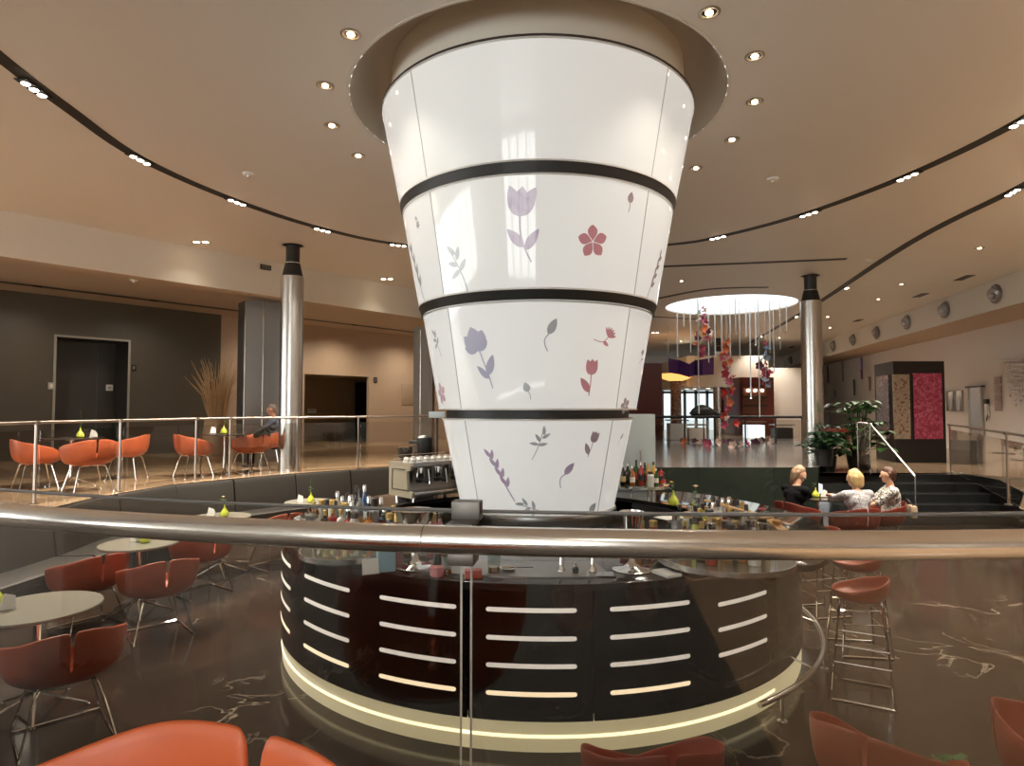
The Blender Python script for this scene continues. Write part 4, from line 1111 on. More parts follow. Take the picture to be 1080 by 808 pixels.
# left cluster standing on the counter
row([(340, 527, 5.95, 'jar', 'white'), (346, 526, 5.9, 'jar', 'dark'), (351, 527, 5.85, 'jar', 'white'), (356, 518, 5.75, 'liquor', 'cream'), (361, 523, 5.7, 'square', 'white'), (366.5, 520, 5.7, 'liquor', 'grey'),
     (376, 512, 5.6, 'wine', 'clear'), (380, 516, 5.45, 'liquor', 'grey'), (384.5, 511, 5.5, 'wine', 'blue'), (389, 523, 5.3, 'square', 'clear'), (395, 525, 5.3, 'jar', 'grey'), (402, 524, 5.3, 'liquor', 'clear'),
     (328, 534, 5.6, 'square', 'grey'), (336, 537, 5.35, 'liquor', 'clear'), (343, 538, 5.3, 'liquor', 'dark'), (351, 536, 5.35, 'square', 'red'), (360, 537, 5.3, 'liquor', 'white'), (368, 539, 5.2, 'square', 'red'),
     (374, 540, 5.15, 'jar', 'white'), (381, 541, 5.15, 'liquor', 'dark'), (389, 539, 5.1, 'liquor', 'orange'), (400, 538, 5.05, 'square', 'blue'), (411, 541, 5.0, 'jar', 'clear'), (424, 543, 4.95, 'flare', 'cream'), (331, 529, 5.7, 'liquor', 'amber'), (354, 528, 5.45, 'wine', 'grey'), (364, 530, 5.45, 'jar', 'clear'), (371, 528, 5.4, 'liquor', 'white'), (378, 529, 5.3, 'liquor', 'red'), (386, 530, 5.15, 'wine', 'grey'), (394, 533, 5.1, 'liquor', 'cream'), (405, 535, 5.1, 'wine', 'clear'), (415, 533, 5.05, 'liquor', 'dark'), (418, 541, 4.92, 'square', 'red'), (431, 541, 4.86, 'liquor', 'gold'), (448, 542, 4.8, 'jar', 'white'), (464, 541, 5.05, 'wine', 'pink'), (456, 541, 4.85, 'jar', 'pink')],
    'bottles on the counter beside the espresso machine', "before the banquette", ZK, 'terrace end')
row([(332, 563, 4.78, 'jar', 'amber'), (345, 561, 4.85, 'jar', 'gold'), (357, 562, 4.8, 'jar', 'red'), (371, 560, 4.9, 'jar', 'amber'), (385, 562, 4.85, 'jar', 'dark'), (398, 564, 4.85, 'jar', 'clear')],
    'small jars on the tray by the blue carton', "on the tray by the carton", ZT+.072, 'terrace end')
# right cluster
row([(741, 531, 4.75, 'wine', 'lime'), (748, 537, 4.8, 'jar', 'cream'), (752, 523.5, 5.05, 'wine', 'silver'), (757, 527, 5.0, 'liquor', 'white'), (733, 533, 5.0, 'liquor', 'cream'), (728, 534, 5.15, 'jar', 'clear'), (717, 532, 5.2, 'liquor', 'clear'),
     (764, 539, 4.95, 'square', 'red'), (770, 536, 4.85, 'liquor', 'dark'), (776, 540, 4.75, 'jar', 'cream'), (781, 542, 4.7, 'square', 'clear'), (787, 532, 4.75, 'wine', 'white'), (736, 525, 5.1, 'wine', 'green'), (743, 524, 5.12, 'wine', 'dark'), (762, 525, 5.1, 'wine', 'white'), (769, 524, 5.08, 'liquor', 'clear'), (778, 527, 5.02, 'wine', 'grey'), (783, 529, 4.98, 'liquor', 'cream'), (790, 538, 4.9, 'square', 'amber'), (745, 534, 5.0, 'liquor', 'amber'), (738, 536, 4.85, 'liquor', 'green'), (761, 533, 5.0, 'wine', 'clear'), (767, 531, 4.98, 'wine', 'amber'), (773, 533, 4.95, 'wine', 'dark'), (784, 538, 4.85, 'liquor', 'red'), (754, 541, 4.66, 'liquor', 'gold'), (797, 543, 4.8, 'liquor', 'amber'), (725, 540, 4.9, 'jar', 'white'), (713, 543, 4.95, 'jar', 'grey'), (793, 545, 4.65, 'jar', 'grey'), (804, 547, 4.72, 'jar', 'white')],
    'bottles on the large tray by the bar stools', "on the large tray", ZT+.072, 'column')
row([(735, 545, 4.5, 'jar', 'lime'), (744, 548, 4.42, 'flare', 'green'), (756, 546, 4.4, 'jar', 'cream'), (766, 549, 4.35, 'jar', 'orange'), (776, 550, 4.35, 'square', 'dark'), (789, 549, 4.38, 'liquor', 'grey'), (800, 551, 4.45, 'jar', 'dark'), (722, 549, 4.55, 'square', 'amber'), (729, 547, 4.58, 'liquor', 'clear'), (740, 550, 4.33, 'liquor', 'dark'), (750, 551, 4.28, 'jar', 'red'), (761, 548, 4.5, 'liquor', 'green'), (771, 552, 4.27, 'jar', 'clear'), (783, 552, 4.3, 'jar', 'amber'), (795, 548, 4.55, 'liquor', 'white'), (805, 552, 4.52, 'jar', 'cream')],
    'front jars on the large tray by the bar stools', "at the large tray's front", ZT+.072, 'column')
row([(657, 490, 7.7, 'wine', 'dark'), (662, 488.5, 7.8, 'wine', 'dark'), (667, 491, 7.65, 'wine', 'amber'), (671, 485, 7.85, 'wine', 'green'), (676, 487, 7.75, 'wine', 'red'), (680, 488, 7.95, 'wine', 'dark'), (683.5, 488.5, 7.75, 'wine', 'gold'), (689, 487, 7.8, 'wine', 'gold'),
     (692, 494, 7.68, 'wine', 'green'), (697, 492, 7.9, 'liquor', 'red'), (700, 498, 7.75, 'liquor', 'clear'), (686, 497, 7.62, 'jar', 'white')],
    'wine bottles on the raised far tray', "on the raised far tray", ZT+.162, 'column')
def counter_at(px, Y): p = at_y(px, 500, Y); return Vector((p.x, Y, ZK))
row([(660, 546, 5.05, 'jar', 'red'), (675, 549, 4.9, 'jar', 'orange'), (689, 549, 4.9, 'jar', 'red'), (706, 550, 4.85, 'jar', 'clear')], 'small jars between silver bowl and large tray', "beside the silver bowl", ZK, 'column')
t = thing('cocktail_shaker', 'tall silver cocktail shaker among the bottles in front of the banquette', 'shaker', counter_at(370, 5.6))
mb = MB(); mb.lathe([(.036, 0), (.046, .2), (.046, .21), (.03, .27), (.001, .27)], (0, 0, 0), 20); mb.build('cup', M['chrome'], t)
mb = MB(); mb.lathe([(.024, .27), (.024, .33), (.018, .345), (.001, .345)], (0, 0, 0), 16); mb.build('cap', M['chrome'], t)
vase(counter_at(731, 6.05), 'lime pear vase with cream blossom on the far counter by the long wooden paddle', flower='cream', h=.28, s=1.3)
vase(Vector((*counter_at(806, 4.82).xy, ZT+.072)), 'lime pear vase with pink blossom at the stool end of the large tray', flower='pink', h=.22, s=1.2)
vase(counter_at(710, 7.2), 'lime pear vase with yellow blossom beside the far wine bottles', flower='yellow', h=.24, s=1.1)
# silver footed bowls
def footed_bowl(px, py, label, rb_=.15):
    p = at_z(px, py, ZK)
    t = thing('footed_bowl', label, 'bowl', p, 0, 'silver footed bowls on the counter')
    mb = MB(); mb.lathe([(.125, 0), (.14, .006), (.13, .014), (.06, .022), (.03, .05), (.018, .12), (.02, .2), (.03, .235)], (0, 0, 0), 32); mb.build('foot', M['chrome'], t)
    mb = MB(); mb.lathe([(.03, .235), (.07, .26), (rb_*.85, .33), (rb_, .40), (rb_-.006, .40), (rb_*.8, .335), (.001, .27)], (0, 0, 0), 36, caps=False); mb.build('bowl', M['chrome'], t)
footed_bowl(667, 601, 'silver footed bowl on the counter beside the white napkins', .085)
footed_bowl(437, 598, 'silver footed bowl on the counter beside the blue carton', .14)
def simple(name, label, cat, pos, parts, rz=0.0, group=None):
    t = thing(name, label, cat, pos, rz, group)
    for nm, mb, m in parts: mb.build(nm, m, t)
    return t
p = at_z(407, 602, ZK); simple('carton', 'pale blue paper carton on the counter beside the round tray', 'carton', p, [('box', MB().box((0, 0, .085), (.12, .075, .17), bev=.002), mat('pale blue card', (.30, .47, .58), .5)), ('flap', MB().box((0, 0, .174), (.115, .03, .006)), M['white'])], .35)
p = at_z(391, 606, ZK); simple('leaflet_stand', 'small stand of white leaflets beside the pale blue carton', 'leaflet stand', p, [('leaflet', MB().box((0, .012, .052), (.11, .004, .10), rot=Matrix.Rotation(-.3, 3, 'X')), M['white']), ('base', MB().box((0, 0, .004), (.12, .06, .008)), M['chrome'])], .4)
def tumbler(px, py, label, r, h, m, Y=None):
    p = at_z(px, py, ZK); t = thing('tumbler', label, 'glass', p, 0, 'tumblers on the counter')
    mb = MB(); mb.lathe([(r*.82, 0), (r, h), (r-.003, h), (r*.78, .008), (.001, .008)], (0, 0, 0), 20, caps=False); mb.build('vessel', m, t)
    mb = MB(); mb.lathe([(r*.76, .009), (r*.8, h*.25), (.001, h*.25)], (0, 0, 0), 16); mb.build('drink', BC['amber'] if m is BC['clear'] else m, t)
tumbler(472, 606, 'clear tumbler on the counter beside the pink jar', .034, .13, BC['clear']); tumbler(521, 605, 'tall clear tumbler beside the steel ashtray', .05, .20, BC['clear'])
p = at_z(461, 607, ZK); simple('jar', 'squat pink jar with dark lid on the counter beside the clear tumbler', 'jar', p, [('vessel', MB().lathe([(.045, 0), (.05, .02), (.05, .06), (.03, .075)], (0, 0, 0), 20), BC['pink']), ('lid', MB().lathe([(.03, .075), (.03, .11), (.012, .16), (.001, .165)], (0, 0, 0), 16), M['blackplastic'])])
p = at_z(499, 609, ZK); simple('box', 'small red box lying on the grey bar mat', 'box', p, [('body', MB().box((0, 0, .022), (.11, .07, .044), bev=.004), mat('red card', (.45, .09, .06), .5)), ('lid', MB().box((0, 0, .047), (.112, .072, .006)), mat('dark red card', (.3, .05, .04), .5))], .1)
p = at_z(536, 602, ZK+.012); simple('ashtray', 'round steel ashtray with a straw on the grey bar mat', 'ashtray', p+Vector((0, 0, 0)), [('dish', MB().lathe([(.04, 0), (.058, .022), (.052, .022), (.036, .006), (.001, .006)], (0, 0, 0), 22, caps=False), M['chrome']), ('straw', MB().tube([(.02, 0, .022), (.17, .05, .012)], .003, 6), M['blackplastic'])])
for i, (x, lb) in enumerate([(592, 'curved chrome beer tap on the grey mat nearer the tumblers'), (625, 'curved chrome beer tap on the grey mat nearer the silver bowl')]):
    p = at_z(x, 602, ZK+.012); simple('beer_tap', lb, 'tap', p, [('column', MB().lathe([(.03, 0), (.028, .01), (.016, .03), (.014, .15), (.02, .20), (.012, .215), (.001, .22)], (0, 0, 0), 18), M['chrome']), ('spout', MB().tube(smooth_pts([(0, 0, .18), (0, .05, .185), (0, .09, .16), (0, .095, .12)], 4), .008, 8), M['chrome']), ('lever', MB().tube([(0, -.01, .21), (0, -.03, .28)], [.006, .01], 8), M['blackplastic'])], 0, 'beer taps')
p = at_z(607, 604, ZK+.012); simple('stopper', 'small black bottle stopper lying between the two taps', 'stopper', p, [('grip', MB().lathe([(.02, 0), (.022, .03), (.012, .04)], (0, 0, 0), 14), M['blackplastic']), ('plug', MB().lathe([(.01, .04), (.008, .065), (.001, .066)], (0, 0, 0), 12), M['chrome'])])
p = at_z(633, 607, ZK); simple('tablet', 'dark tablet lying flat on the counter in front of the silver bowl', 'tablet', p, [('body', MB().box((0, 0, .006), (.20, .13, .010), bev=.002), M['blackplastic']), ('screen', MB().box((0, 0, .0115), (.18, .11, .001)), mat('dark screen', (.02, .03, .04), .05, coat=1))], -.06)
t = thing('napkin', 'folded white napkins on the counter beside the silver bowl', 'napkin', at_z(703, 606, ZK), .45)
mb = MB(); mb.box((0, 0, .006), (.12, .17, .012), bev=.002); mb.box((.005, .004, .0155), (.117, .165, .006)); mb.build('fold', M['white'], t)
p = at_z(738, 617, ZK); p = Vector((1.30, 4.26, ZK)); simple('menu', 'brown leather menu lying on the counter in front of the large tray', 'menu', p, [('cover', MB().box((0, 0, .005), (.34, .24, .010), bev=.002), mat('brown leather', (.10, .06, .045), .45, var=.1)), ('corner', MB().box((.12, -.09, .011), (.05, .03, .002)), M['chrome'])], .3)
p = counter_at(707, 6.4); simple('napkin', 'white paper sheet on the far counter below the wine bottles', 'napkin', p, [('sheet', MB().box((0, 0, .004), (.28, .20, .006)), M['white'])], .5)
# long wooden paddle across the bottles, and a serving board
a, b = at_y(735, 525, 5.35), at_y(808, 545.5, 4.6)
t = thing('wooden_paddle', 'long pale wooden paddle lying across the bottles on the large tray', 'paddle', (a+b)/2)
d = b-a; rot = d.to_track_quat('X', 'Z').to_matrix()
mb = MB(); mb.box((0, 0, 0), (d.length*.72, .035, .014), rot=rot, bev=.004); mb.build('handle', M['wood'], t)
mb = MB(); mb.box(d*.42, (d.length*.26, .085, .012), rot=rot, bev=.005); mb.build('blade', M['wood'], t)
a, b = at_y(810, 547, 4.75), at_y(829, 562, 4.5)
t = thing('serving_board', 'pale wooden serving board with bread roll leaning at the stool end of the large tray', 'board', (a+b)/2)
d = b-a; rot = d.to_track_quat('X', 'Z').to_matrix()
mb = MB(); mb.box((0, 0, 0), (d.length, .075, .014), rot=rot, bev=.005); mb.build('board', M['wood'], t)
mb = MB(); mb.ball((.0, 0, .025), .026, 12, 8, (1.3, 1, .8)); mb.build('bread_roll', mat('bread crust', (.55, .28, .08), .6, var=.2), t)
# espresso machine on the far counter
md = (C-Vector((-1.02, 7.86))).normalized(); mrz = math.atan2(md.y, md.x)+PI/2
t = thing('espresso_machine', 'beige three-group espresso machine with cups on top, on the far counter beside the column', 'espresso machine', (-1.02, 7.84, ZK), mrz)
beigeM = mat('machine beige', (.30, .265, .195), .35, .2)
W_, D_, H_ = .84, .50, .46
for s_ in (-1, 1):
    x = s_*W_/2
    side = [(-D_/2, .08), (-D_/2, .12), (-D_/2+.10, .14), (-D_/2+.12, .36), (-D_/2+.05, .38), (-D_/2+.03, H_-.03), (-D_/2+.07, H_), (D_/2, H_), (D_/2, .06), (-D_/2, .05)]
    mb = MB(); v0 = [mb.b.verts.new((x-.018, y, z)) for y, z in side]; v1 = [mb.b.verts.new((x+.018, y, z)) for y, z in side]
    mb.cap(v0); mb.cap(v1[::-1])
    for k in range(len(side)): mb.cap([v0[k], v0[(k+1) % len(side)], v1[(k+1) % len(side)], v1[k]])
    o = mb.build('side_panel', beigeM, t, smooth=False)
    mb = MB(); mb.tube([(x+s_*.021, -D_/2+.05, .14), (x+s_*.021, D_/2-.08, .14), (x+s_*.021, D_/2-.08, H_-.08), (x+s_*.021, -D_/2+.15, H_-.08)], .006, 6); mb.build('groove', M['blackplastic'], o)
mb = MB(); mb.box((0, .10, H_/2+.03), (W_-.04, .28, H_-.06)); mb.box((0, 0, H_-.02), (W_-.04, D_-.06, .04)); mb.build('body', M['steel_dark'], t, smooth=False)
mb = MB(); mb.box((0, -.08, .09), (W_-.04, .34, .06), bev=.006); mb.build('drip_tray', M['steel'], t)
for k in range(3):
    x = -.26+.26*k
    mb = MB(); mb.lathe([(.05, .27), (.055, .29), (.055, .40), (.045, .41)], (x, -.14, 0), 20); g_ = mb.build('group_head', M['chrome'], t)
    mb = MB(); mb.lathe([(.04, .22), (.045, .265), (.001, .266)], (x, -.14, 0), 16); mb.tube([(x, -.18, .25), (x+.01, -.30, .235)], [.012, .016], 8); mb.build('portafilter', M['blackplastic'], g_)
    mb = MB(); mb.tube([(x+.11, -.17, .37), (x+.11, -.20, .20)], .008, 8); mb.build('steam_wand', M['chrome'], t)
mb = MB()
for z in (H_+.03, H_+.07): mb.tube([(-W_/2+.02, -D_/2+.08, z), (W_/2-.02, -D_/2+.08, z), (W_/2-.02, D_/2-.03, z), (-W_/2+.02, D_/2-.03, z)], .006, 6, closed=True)
mb.build('cup_rail', M['chrome'], t)
for s_ in (-1, 1):
    for y in (-.18, .18): mb = MB(); mb.lathe([(.025, 0), (.02, .06)], (s_*.36, y, 0), 12); mb.build('foot', M['chrome'], t)
mt = Matrix.Translation((-1.02, 7.84, ZK)) @ Matrix.Rotation(mrz, 4, 'Z')
n = 0
for j in range(2):
    for k in range(8):
        p = mt @ Vector((-.35+.1*k, -.13+.13*j, H_+.001)); n += 1
        c = thing('coffee_cup', 'white upturned cup on the espresso machine, %s from its open end in the %s line' % (ORD[k], 'front' if j == 0 else 'back'), 'cup', p, 0, 'white cups on the espresso machine')
        mb = MB(); mb.lathe([(.042, 0), (.040, .02), (.030, .05), (.020, .062), (.001, .062)], (0, 0, 0), 16); mb.build('cup_body', M['porcelain'], c)
        mb = MB(); mb.tube(smooth_pts([(.036, 0, .045), (.062, 0, .04), (.058, 0, .018), (.04, 0, .014)], 3), .004, 6); mb.build('handle', M['porcelain'], c)
p = Vector((*at_y(427, 480, 8.3).xy, ZK))
t = thing('coffee_grinder', 'black coffee grinder behind the espresso machine', 'coffee grinder', p)
mb = MB(); mb.box((0, 0, .20), (.17, .24, .40), bev=.02); mb.build('body', M['blackplastic'], t)
mb = MB(); mb.lathe([(.05, .40), (.095, .52), (.1, .60), (.001, .60)], (0, 0, 0), 20); mb.build('hopper', mat('smoked hopper', (.05, .04, .035), .1, coat=.5), t)
mb = MB(); mb.tube([(0, -.1, .22), (0, -.24, .21)], .014, 8); mb.build('spout', M['chrome'], t)
p = Vector((*at_y(448, 480, 8.75).xy, ZK))
t = thing('blender_jug', 'tall black drinks dispenser behind the espresso machine and next to the column', 'dispenser', p)
mb = MB(); mb.box((0, 0, .2), (.26, .22, .40), bev=.02); mb.build('base', M['blackplastic'], t)
mb = MB(); mb.lathe([(.08, .40), (.11, .46), (.11, .70), (.07, .73), (.001, .74)], (0, 0, 0), 20); mb.build('jug', M['blackplastic'], t)
mb = MB(); mb.box((-.13, -.06, .64), (.16, .05, .05), bev=.01); mb.build('arm', M['blackmat'], t)
# pale cabinet behind the column
q0, q1 = at_y(640, 437, 8.5), at_y(691, 437, 8.5); 
t = thing('tall_cabinet', 'pale blue-white tall cabinet standing behind the column at the far counter', 'cabinet', ((q0.x+q1.x)/2, 8.62, ZK))
hh = q0.z-ZK; pw = mat('pale laminate', (.44, .49, .50), .35)
mb = MB(); mb.box((0, 0, hh/2), (q1.x-q0.x, .24, hh), bev=.006); mb.build('body', pw, t)
mb = MB(); mb.box((.0, -.125, hh/2), (q1.x-q0.x-.03, .012, hh-.04), bev=.003); dr = mb.build('door', pw, t)
mb = MB(); mb.box((.12, -.14, hh*.45), (.012, .02, .16)); mb.build('handle', M['steel'], dr)
q = at_y(461, 437.5, 8.6)
t = thing('shelf_lamp', 'small pale light box fixed behind the column above the espresso machine', 'lamp', q)
mb = MB(); mb.box((0, 0, 0), (.22, .10, .085), bev=.006); mb.build('housing', pw, t)
mb = MB(); mb.tube([(0, .0, -.04), (.0, .0, q.z*-1+ZK)], .012, 8); mb.build('pole', M['blackmat'], t)
# ------------------------------------------------------------------ terrace side: steel pillar, switches, straw bundle
def wall_at(px, py, off=0.0): return at_plane(px, py, (*(W0-LN*off), 0), (*LN, 0))
q = [at_y(250, 400, 14.3), at_y(258, 400, 13.9), at_y(297, 400, 14.25), at_y(301, 400, 14.9)]
t = thing('lift_shaft', 'tall boxed lift shaft of dark steel panels behind the steel column on the terrace', 'lift shaft', (0, 0, 0))
back = [Vector((p.x, p.y+1.1)) for p in (q[0], q[3])]
mb = MB(); mb.prism([q[0].xy, q[1].xy, q[2].xy, q[3].xy, back[1], back[0]], ZU, ZB-.002); mb.build('casing', M['steel_dark'], t, smooth=False)
for f in (0.0, .49, 1.0):
    p = q[1].lerp(q[2], f); mb = MB(); mb.box((p.x, p.y-.012, (ZU+ZB)/2), (.022, .022, ZB-ZU-.01)); mb.build('bright_seam', M['chrome'], t)
mb = MB(); p = at_y(436, 400, 16.2); p1 = at_y(456, 400, 16.2)
t = thing('steel_pillar', 'flat grey steel pillar on the terrace just behind the column tiers', 'pillar', (0, 0, 0))
mb.prism([p.xy, p1.xy, p1.xy+Vector((0, .5)), p.xy+Vector((0, .5))], ZU, at_y(445, 345, 16.2).z); mb.build('casing', mat('brown steel panel', (.13, .105, .085), .42, .8), t, smooth=False)
mb = MB(); mb.box((p.x+.18, p.y-.008, 2.6), (.012, .014, 3.2)); mb.build('bright_seam', M['steel'], t)
def wall_box(name, label, cat, px, py, sz, m, off=.012, m2=None):
    p = wall_at(px, py, off); t = thing(name, label, cat, p, math.atan2(LD.y, LD.x))
    mb = MB(); mb.box((0, 0, 0), (sz[0], .022, sz[1]), bev=.003); mb.build('plate', m, t)
    mb = MB(); mb.box((0, -.014, 0), (sz[0]*.5, .008, sz[1]*.55)); mb.build('button', m2 or M['porcelain'], t)
pl = mat('pale plate', (.45, .42, .37), .4)
wall_box('door_sign', 'small square pale plate beside the dark door niche, on its outer side', 'sign plate', 54, 407, (.12, .16), pl)
wall_box('wall_device', 'small dark device on the wall between door niche and straw bundle', 'wall device', 141, 388, (.10, .16), M['blackplastic'], m2=M['steel_dark'])
wall_box('intercom', 'black intercom on the peach wall beside the dark opening', 'intercom', 396, 401, (.14, .2), M['blackplastic'], m2=M['steel_dark'])
wall_box('access_panel', 'flush square access panel in the peach wall next to the steel pillar', 'panel', 430, 416, (.55, .75), mat('peach panel', (.42, .30, .20), .45), m2=mat('peach panel', (.42, .30, .20), .45))
p = at_plane(115, 409, (*(d1+dd), 0), (*LN, 0))-Vector((*LN, 0))*.03; t = thing('door_sign', 'small square white plate inside the dark door niche', 'sign plate', p, math.atan2(LD.y, LD.x))
mb = MB(); mb.box((0, 0, 0), (.16, .02, .16), bev=.003); mb.build('plate', M['white'], t); mb = MB(); mb.box((0, -.012, 0), (.07, .006, .07)); mb.build('symbol', pl, t)
p = at_plane(329, 433.5, (*(wd+LN*2.55), 0), (*LN, 0)); t = thing('notice', 'white notice sheet on the tan wall inside the peach wall opening', 'notice', p, math.atan2(LD.y, LD.x))
mb = MB(); mb.box((0, 0, 0), (.34, .012, .16)); mb.build('sheet', M['white'], t, smooth=False)
mb = MB(); mb.box((0, -.008, .04), (.26, .004, .012)); mb.box((0, -.008, 0), (.22, .004, .012)); mb.build('lettering', M['blackplastic'], t)
p = Vector((*at_z(232, 475, ZU).xy, ZU)); p.y -= 1.6; p.x = (229-540)/F*p.y
t = thing('straw_bundle', 'tall fanned bundle of dry straw stalks in a plaited pot behind the terrace table', 'dried plant', p)
mb = MB(); mb.lathe([(.30, 0), (.36, .3), (.30, .72), (.27, .95), (.25, .95), (.25, .8), (.001, .8)], (0, 0, 0), 24, caps=False); mb.build('pot', mat('woven pot', (.40, .25, .13), .7, var=.3, vscale=30, bump=.5, bscale=60), t)
mb = MB(); rnd = random.Random(11)
for k in range(95):
    a = rnd.uniform(0, 2*PI); r0 = rnd.uniform(0, .2); L = rnd.uniform(.9, 1.7); sp = rnd.uniform(.05, .65)
    b0 = Vector((r0*math.cos(a), r0*math.sin(a), .82)); b1 = b0+Vector((math.cos(a)*sp*.35, math.sin(a)*sp*.35, L*.6)); b2 = b0+Vector((math.cos(a+.3)*sp, math.sin(a+.3)*sp, L))
    mb.tube([b0, b1, b2], [.012, .009, .003], 4)
mb.build('foliage', M['straw'], t)
# ------------------------------------------------------------------ gallery side
def rwall(px, py, off=0.0): return at_plane(px, py, (*(rw0-RN*off), 0), (*RN, 0))
RZ = math.atan2(RN.y, RN.x)+PI/2            # local -Y looks into the hall
RZI = math.atan2(-RN.y, -RN.x)+PI/2
def rthing(name, label, cat, px, py, off=.02, group=None):
    p = rwall(px, py, off); return thing(name, label, cat, p, RZI, group), p
def rbox(t, nm, c, s, m, bev=0.0, **k): mb = MB(); mb.box(c, s, bev=bev); return mb.build(nm, m, t, **k)
def width_at(px0, px1, py): return (rwall(px1, py)-rwall(px0, py)).length
# black display kiosk with three flower pictures
KY = 15.8
k0, k1, k2 = at_y(923, 430, 17.2), at_y(943, 430, KY), at_y(997, 430, KY)
kt = at_y(960, 381, KY).z
t = thing('display_kiosk', 'tall black display box with flower pictures against the gallery wall', 'display', (0, 0, 0))
mb = MB(); mb.prism([k0.xy, k1.xy, k2.xy, k2.xy+Vector((.6, 1.4)), k0.xy+Vector((.5, .6))], ZR, kt); mb.build('casing', mat('kiosk black', (.004, .0035, .0035), .4), t, smooth=False)
def pic_mat(nm, a, b, c, sc_):
    m = bpy.data.materials.new(nm); m.use_nodes = True; nt = m.node_tree; bs = nt.nodes['Principled BSDF']; bs.inputs['Roughness'].default_value = .3
    tc = nt.nodes.new('ShaderNodeTexCoord'); vo = nt.nodes.new('ShaderNodeTexNoise'); vo.inputs['Scale'].default_value = sc_; vo.inputs['Detail'].default_value = 3; vo.inputs['Distortion'].default_value = 2.5
    nt.links.new(tc.outputs['Object'], vo.inputs['Vector']); r = nt.nodes.new('ShaderNodeValToRGB'); nt.links.new(vo.outputs[0], r.inputs[0])
    e = r.color_ramp.elements; e[0].position = .38; e[0].color = (*a, 1); e[1].position = .62; e[1].color = (*c, 1); n = e.new(.5); n.color = (*b, 1)
    nt.links.new(r.outputs[0], bs.inputs['Base Color']); return m
def kpic(pa, pb, f0, f1, z0, z1, m, lb):
    d = (pb-pa).normalized(); n = Vector((d.y, -d.x, 0)).normalized(); u = pa.lerp(pb, f0); v = pa.lerp(pb, f1)
    mb = MB(); mb.prism([u.xy+n.xy*.002, v.xy+n.xy*.002, v.xy+n.xy*.03, u.xy+n.xy*.03], z0, z1); o = mb.build('picture', m, t, smooth=False); o['label'] = lb
zp0, zp1 = at_y(960, 463, KY).z, at_y(960, 395, KY).z
kpic(k1, k2, -.02, .30, zp0, zp1, pic_mat('beige rose picture', (.30, .24, .17), (.40, .33, .25), (.16, .06, .05), 5), 'beige picture of roses')
kpic(k1, k2, .38, .93, zp0, zp1+.03, pic_mat('pink petal picture', (.30, .02, .06), (.42, .06, .13), (.55, .14, .22), 5), 'pink picture of petals')
kpic(k0, k1, .15, .8, zp0, zp1, pic_mat('faded flower picture', (.16, .10, .09), (.05, .04, .04), (.28, .18, .15), 4), 'faded picture of flowers')
# steel board, steel door leaf, telephone, mosaic and crystal strings on the gallery wall
t, p = rthing('steel_board', 'shiny two-leaf steel board on the gallery wall next to the black kiosk', 'board', 1007, 423)
wd_ = width_at(999, 1016, 423); hh = (rwall(1007, 413)-rwall(1007, 434)).length
for s_ in (-1, 1): rbox(t, 'panel', (s_*wd_*.26, -.02, 0), (wd_*.46, .03, hh), M['steel'], .006)
rbox(t, 'back_plate', (0, .0, 0), (wd_, .02, hh*1.02), M['steel_dark'])
t, p = rthing('lift_door', 'narrow steel lift door set in the gallery wall beside the telephone', 'lift door', 1030, 440, .03)
zt_ = rwall(1030, 409).z; wd_ = width_at(1023, 1037, 440); hh = zt_-ZR; t.location.z = ZR
rbox(t, 'door_leaf', (0, -.01, hh/2), (wd_*.86, .03, hh), M['steel'], smooth=False)
for s_ in (-1, 1): rbox(t, 'jamb', (s_*wd_*.47, -.02, hh/2), (wd_*.08, .06, hh), mat('pale jamb', (.5, .48, .44), .3, .4))
rbox(t, 'lintel', (0, -.03, hh+.03), (wd_*1.25, .10, .05), M['blackplastic'])
t, p = rthing('wall_telephone', 'white wall telephone with dark head beside the steel lift door', 'telephone', 1042, 432)
rbox(t, 'body', (0, -.03, 0), (.16, .07, .42), M['porcelain'], .015); rbox(t, 'display', (0, -.04, .24), (.2, .06, .14), M['blackplastic'], .01)
mb = MB(); mb.tube(smooth_pts([(.06, -.05, -.1), (.1, -.07, -.25), (.02, -.06, -.35), (.04, -.05, -.15)], 4), .008, 6); mb.build('cord', M['blackplastic'], t)
t, p = rthing('mosaic_panel', 'narrow upright flower mosaic on the gallery wall beside the crystal strings', 'artwork', 1053, 415)
hh = (rwall(1053, 397)-rwall(1053, 434)).length
for k in range(4): rbox(t, 'mosaic_tile', (0, -.012, -hh/2+hh*(k+.5)/4), (width_at(1050, 1057, 415), .02, hh/4*.86), pic_mat('mosaic', (.40, .36, .31), (.30, .16, .15), (.5, .46, .41), 7), .004)
t, p = rthing('socket', 'small dark floor-level socket on the gallery wall below the crystal strings', 'socket', 1071, 474)
rbox(t, 'plate', (0, -.01, 0), (.1, .02, .1), M['blackplastic'], .004); rbox(t, 'insert', (0, -.022, 0), (.06, .006, .06), M['steel_dark'])
t, p = rthing('crystal_bar', 'wide wall bar from which the crystal strings hang on the gallery wall', 'bar', 1075, 379, .10)
rbox(t, 'bar', (0, 0, 0), (2.0, .05, .04), M['steel'], .008); rbox(t, 'bracket', (-.6, .035, 0), (.05, .06, .06), M['steel'])
crys = mat('crystal', (.75, .75, .78), .05, .6)
for k in range(9):
    px = 1062+2.6*k; n = (5, 8, 7, 10, 6, 9, 8, 11, 7)[k]
    t, p = rthing('crystal_string', 'string of clear crystals on the gallery wall, %s from the telephone' % ORD[k], 'crystal string', px, 380, .12, 'crystal strings on the gallery wall')
    L = n*.13; mb = MB(); mb.tube([(0, 0, 0), (0, 0, -L)], .004, 5); mb.build('wire', M['steel'], t)
    for j in range(n):
        mb = MB(); z = -.1-.125*j; mb.lathe([(.001, -.045), (.034, 0), (.02, .03), (.001, .045)], (0, 0, z), 6); mb.build('crystal', crys, t, smooth=False)
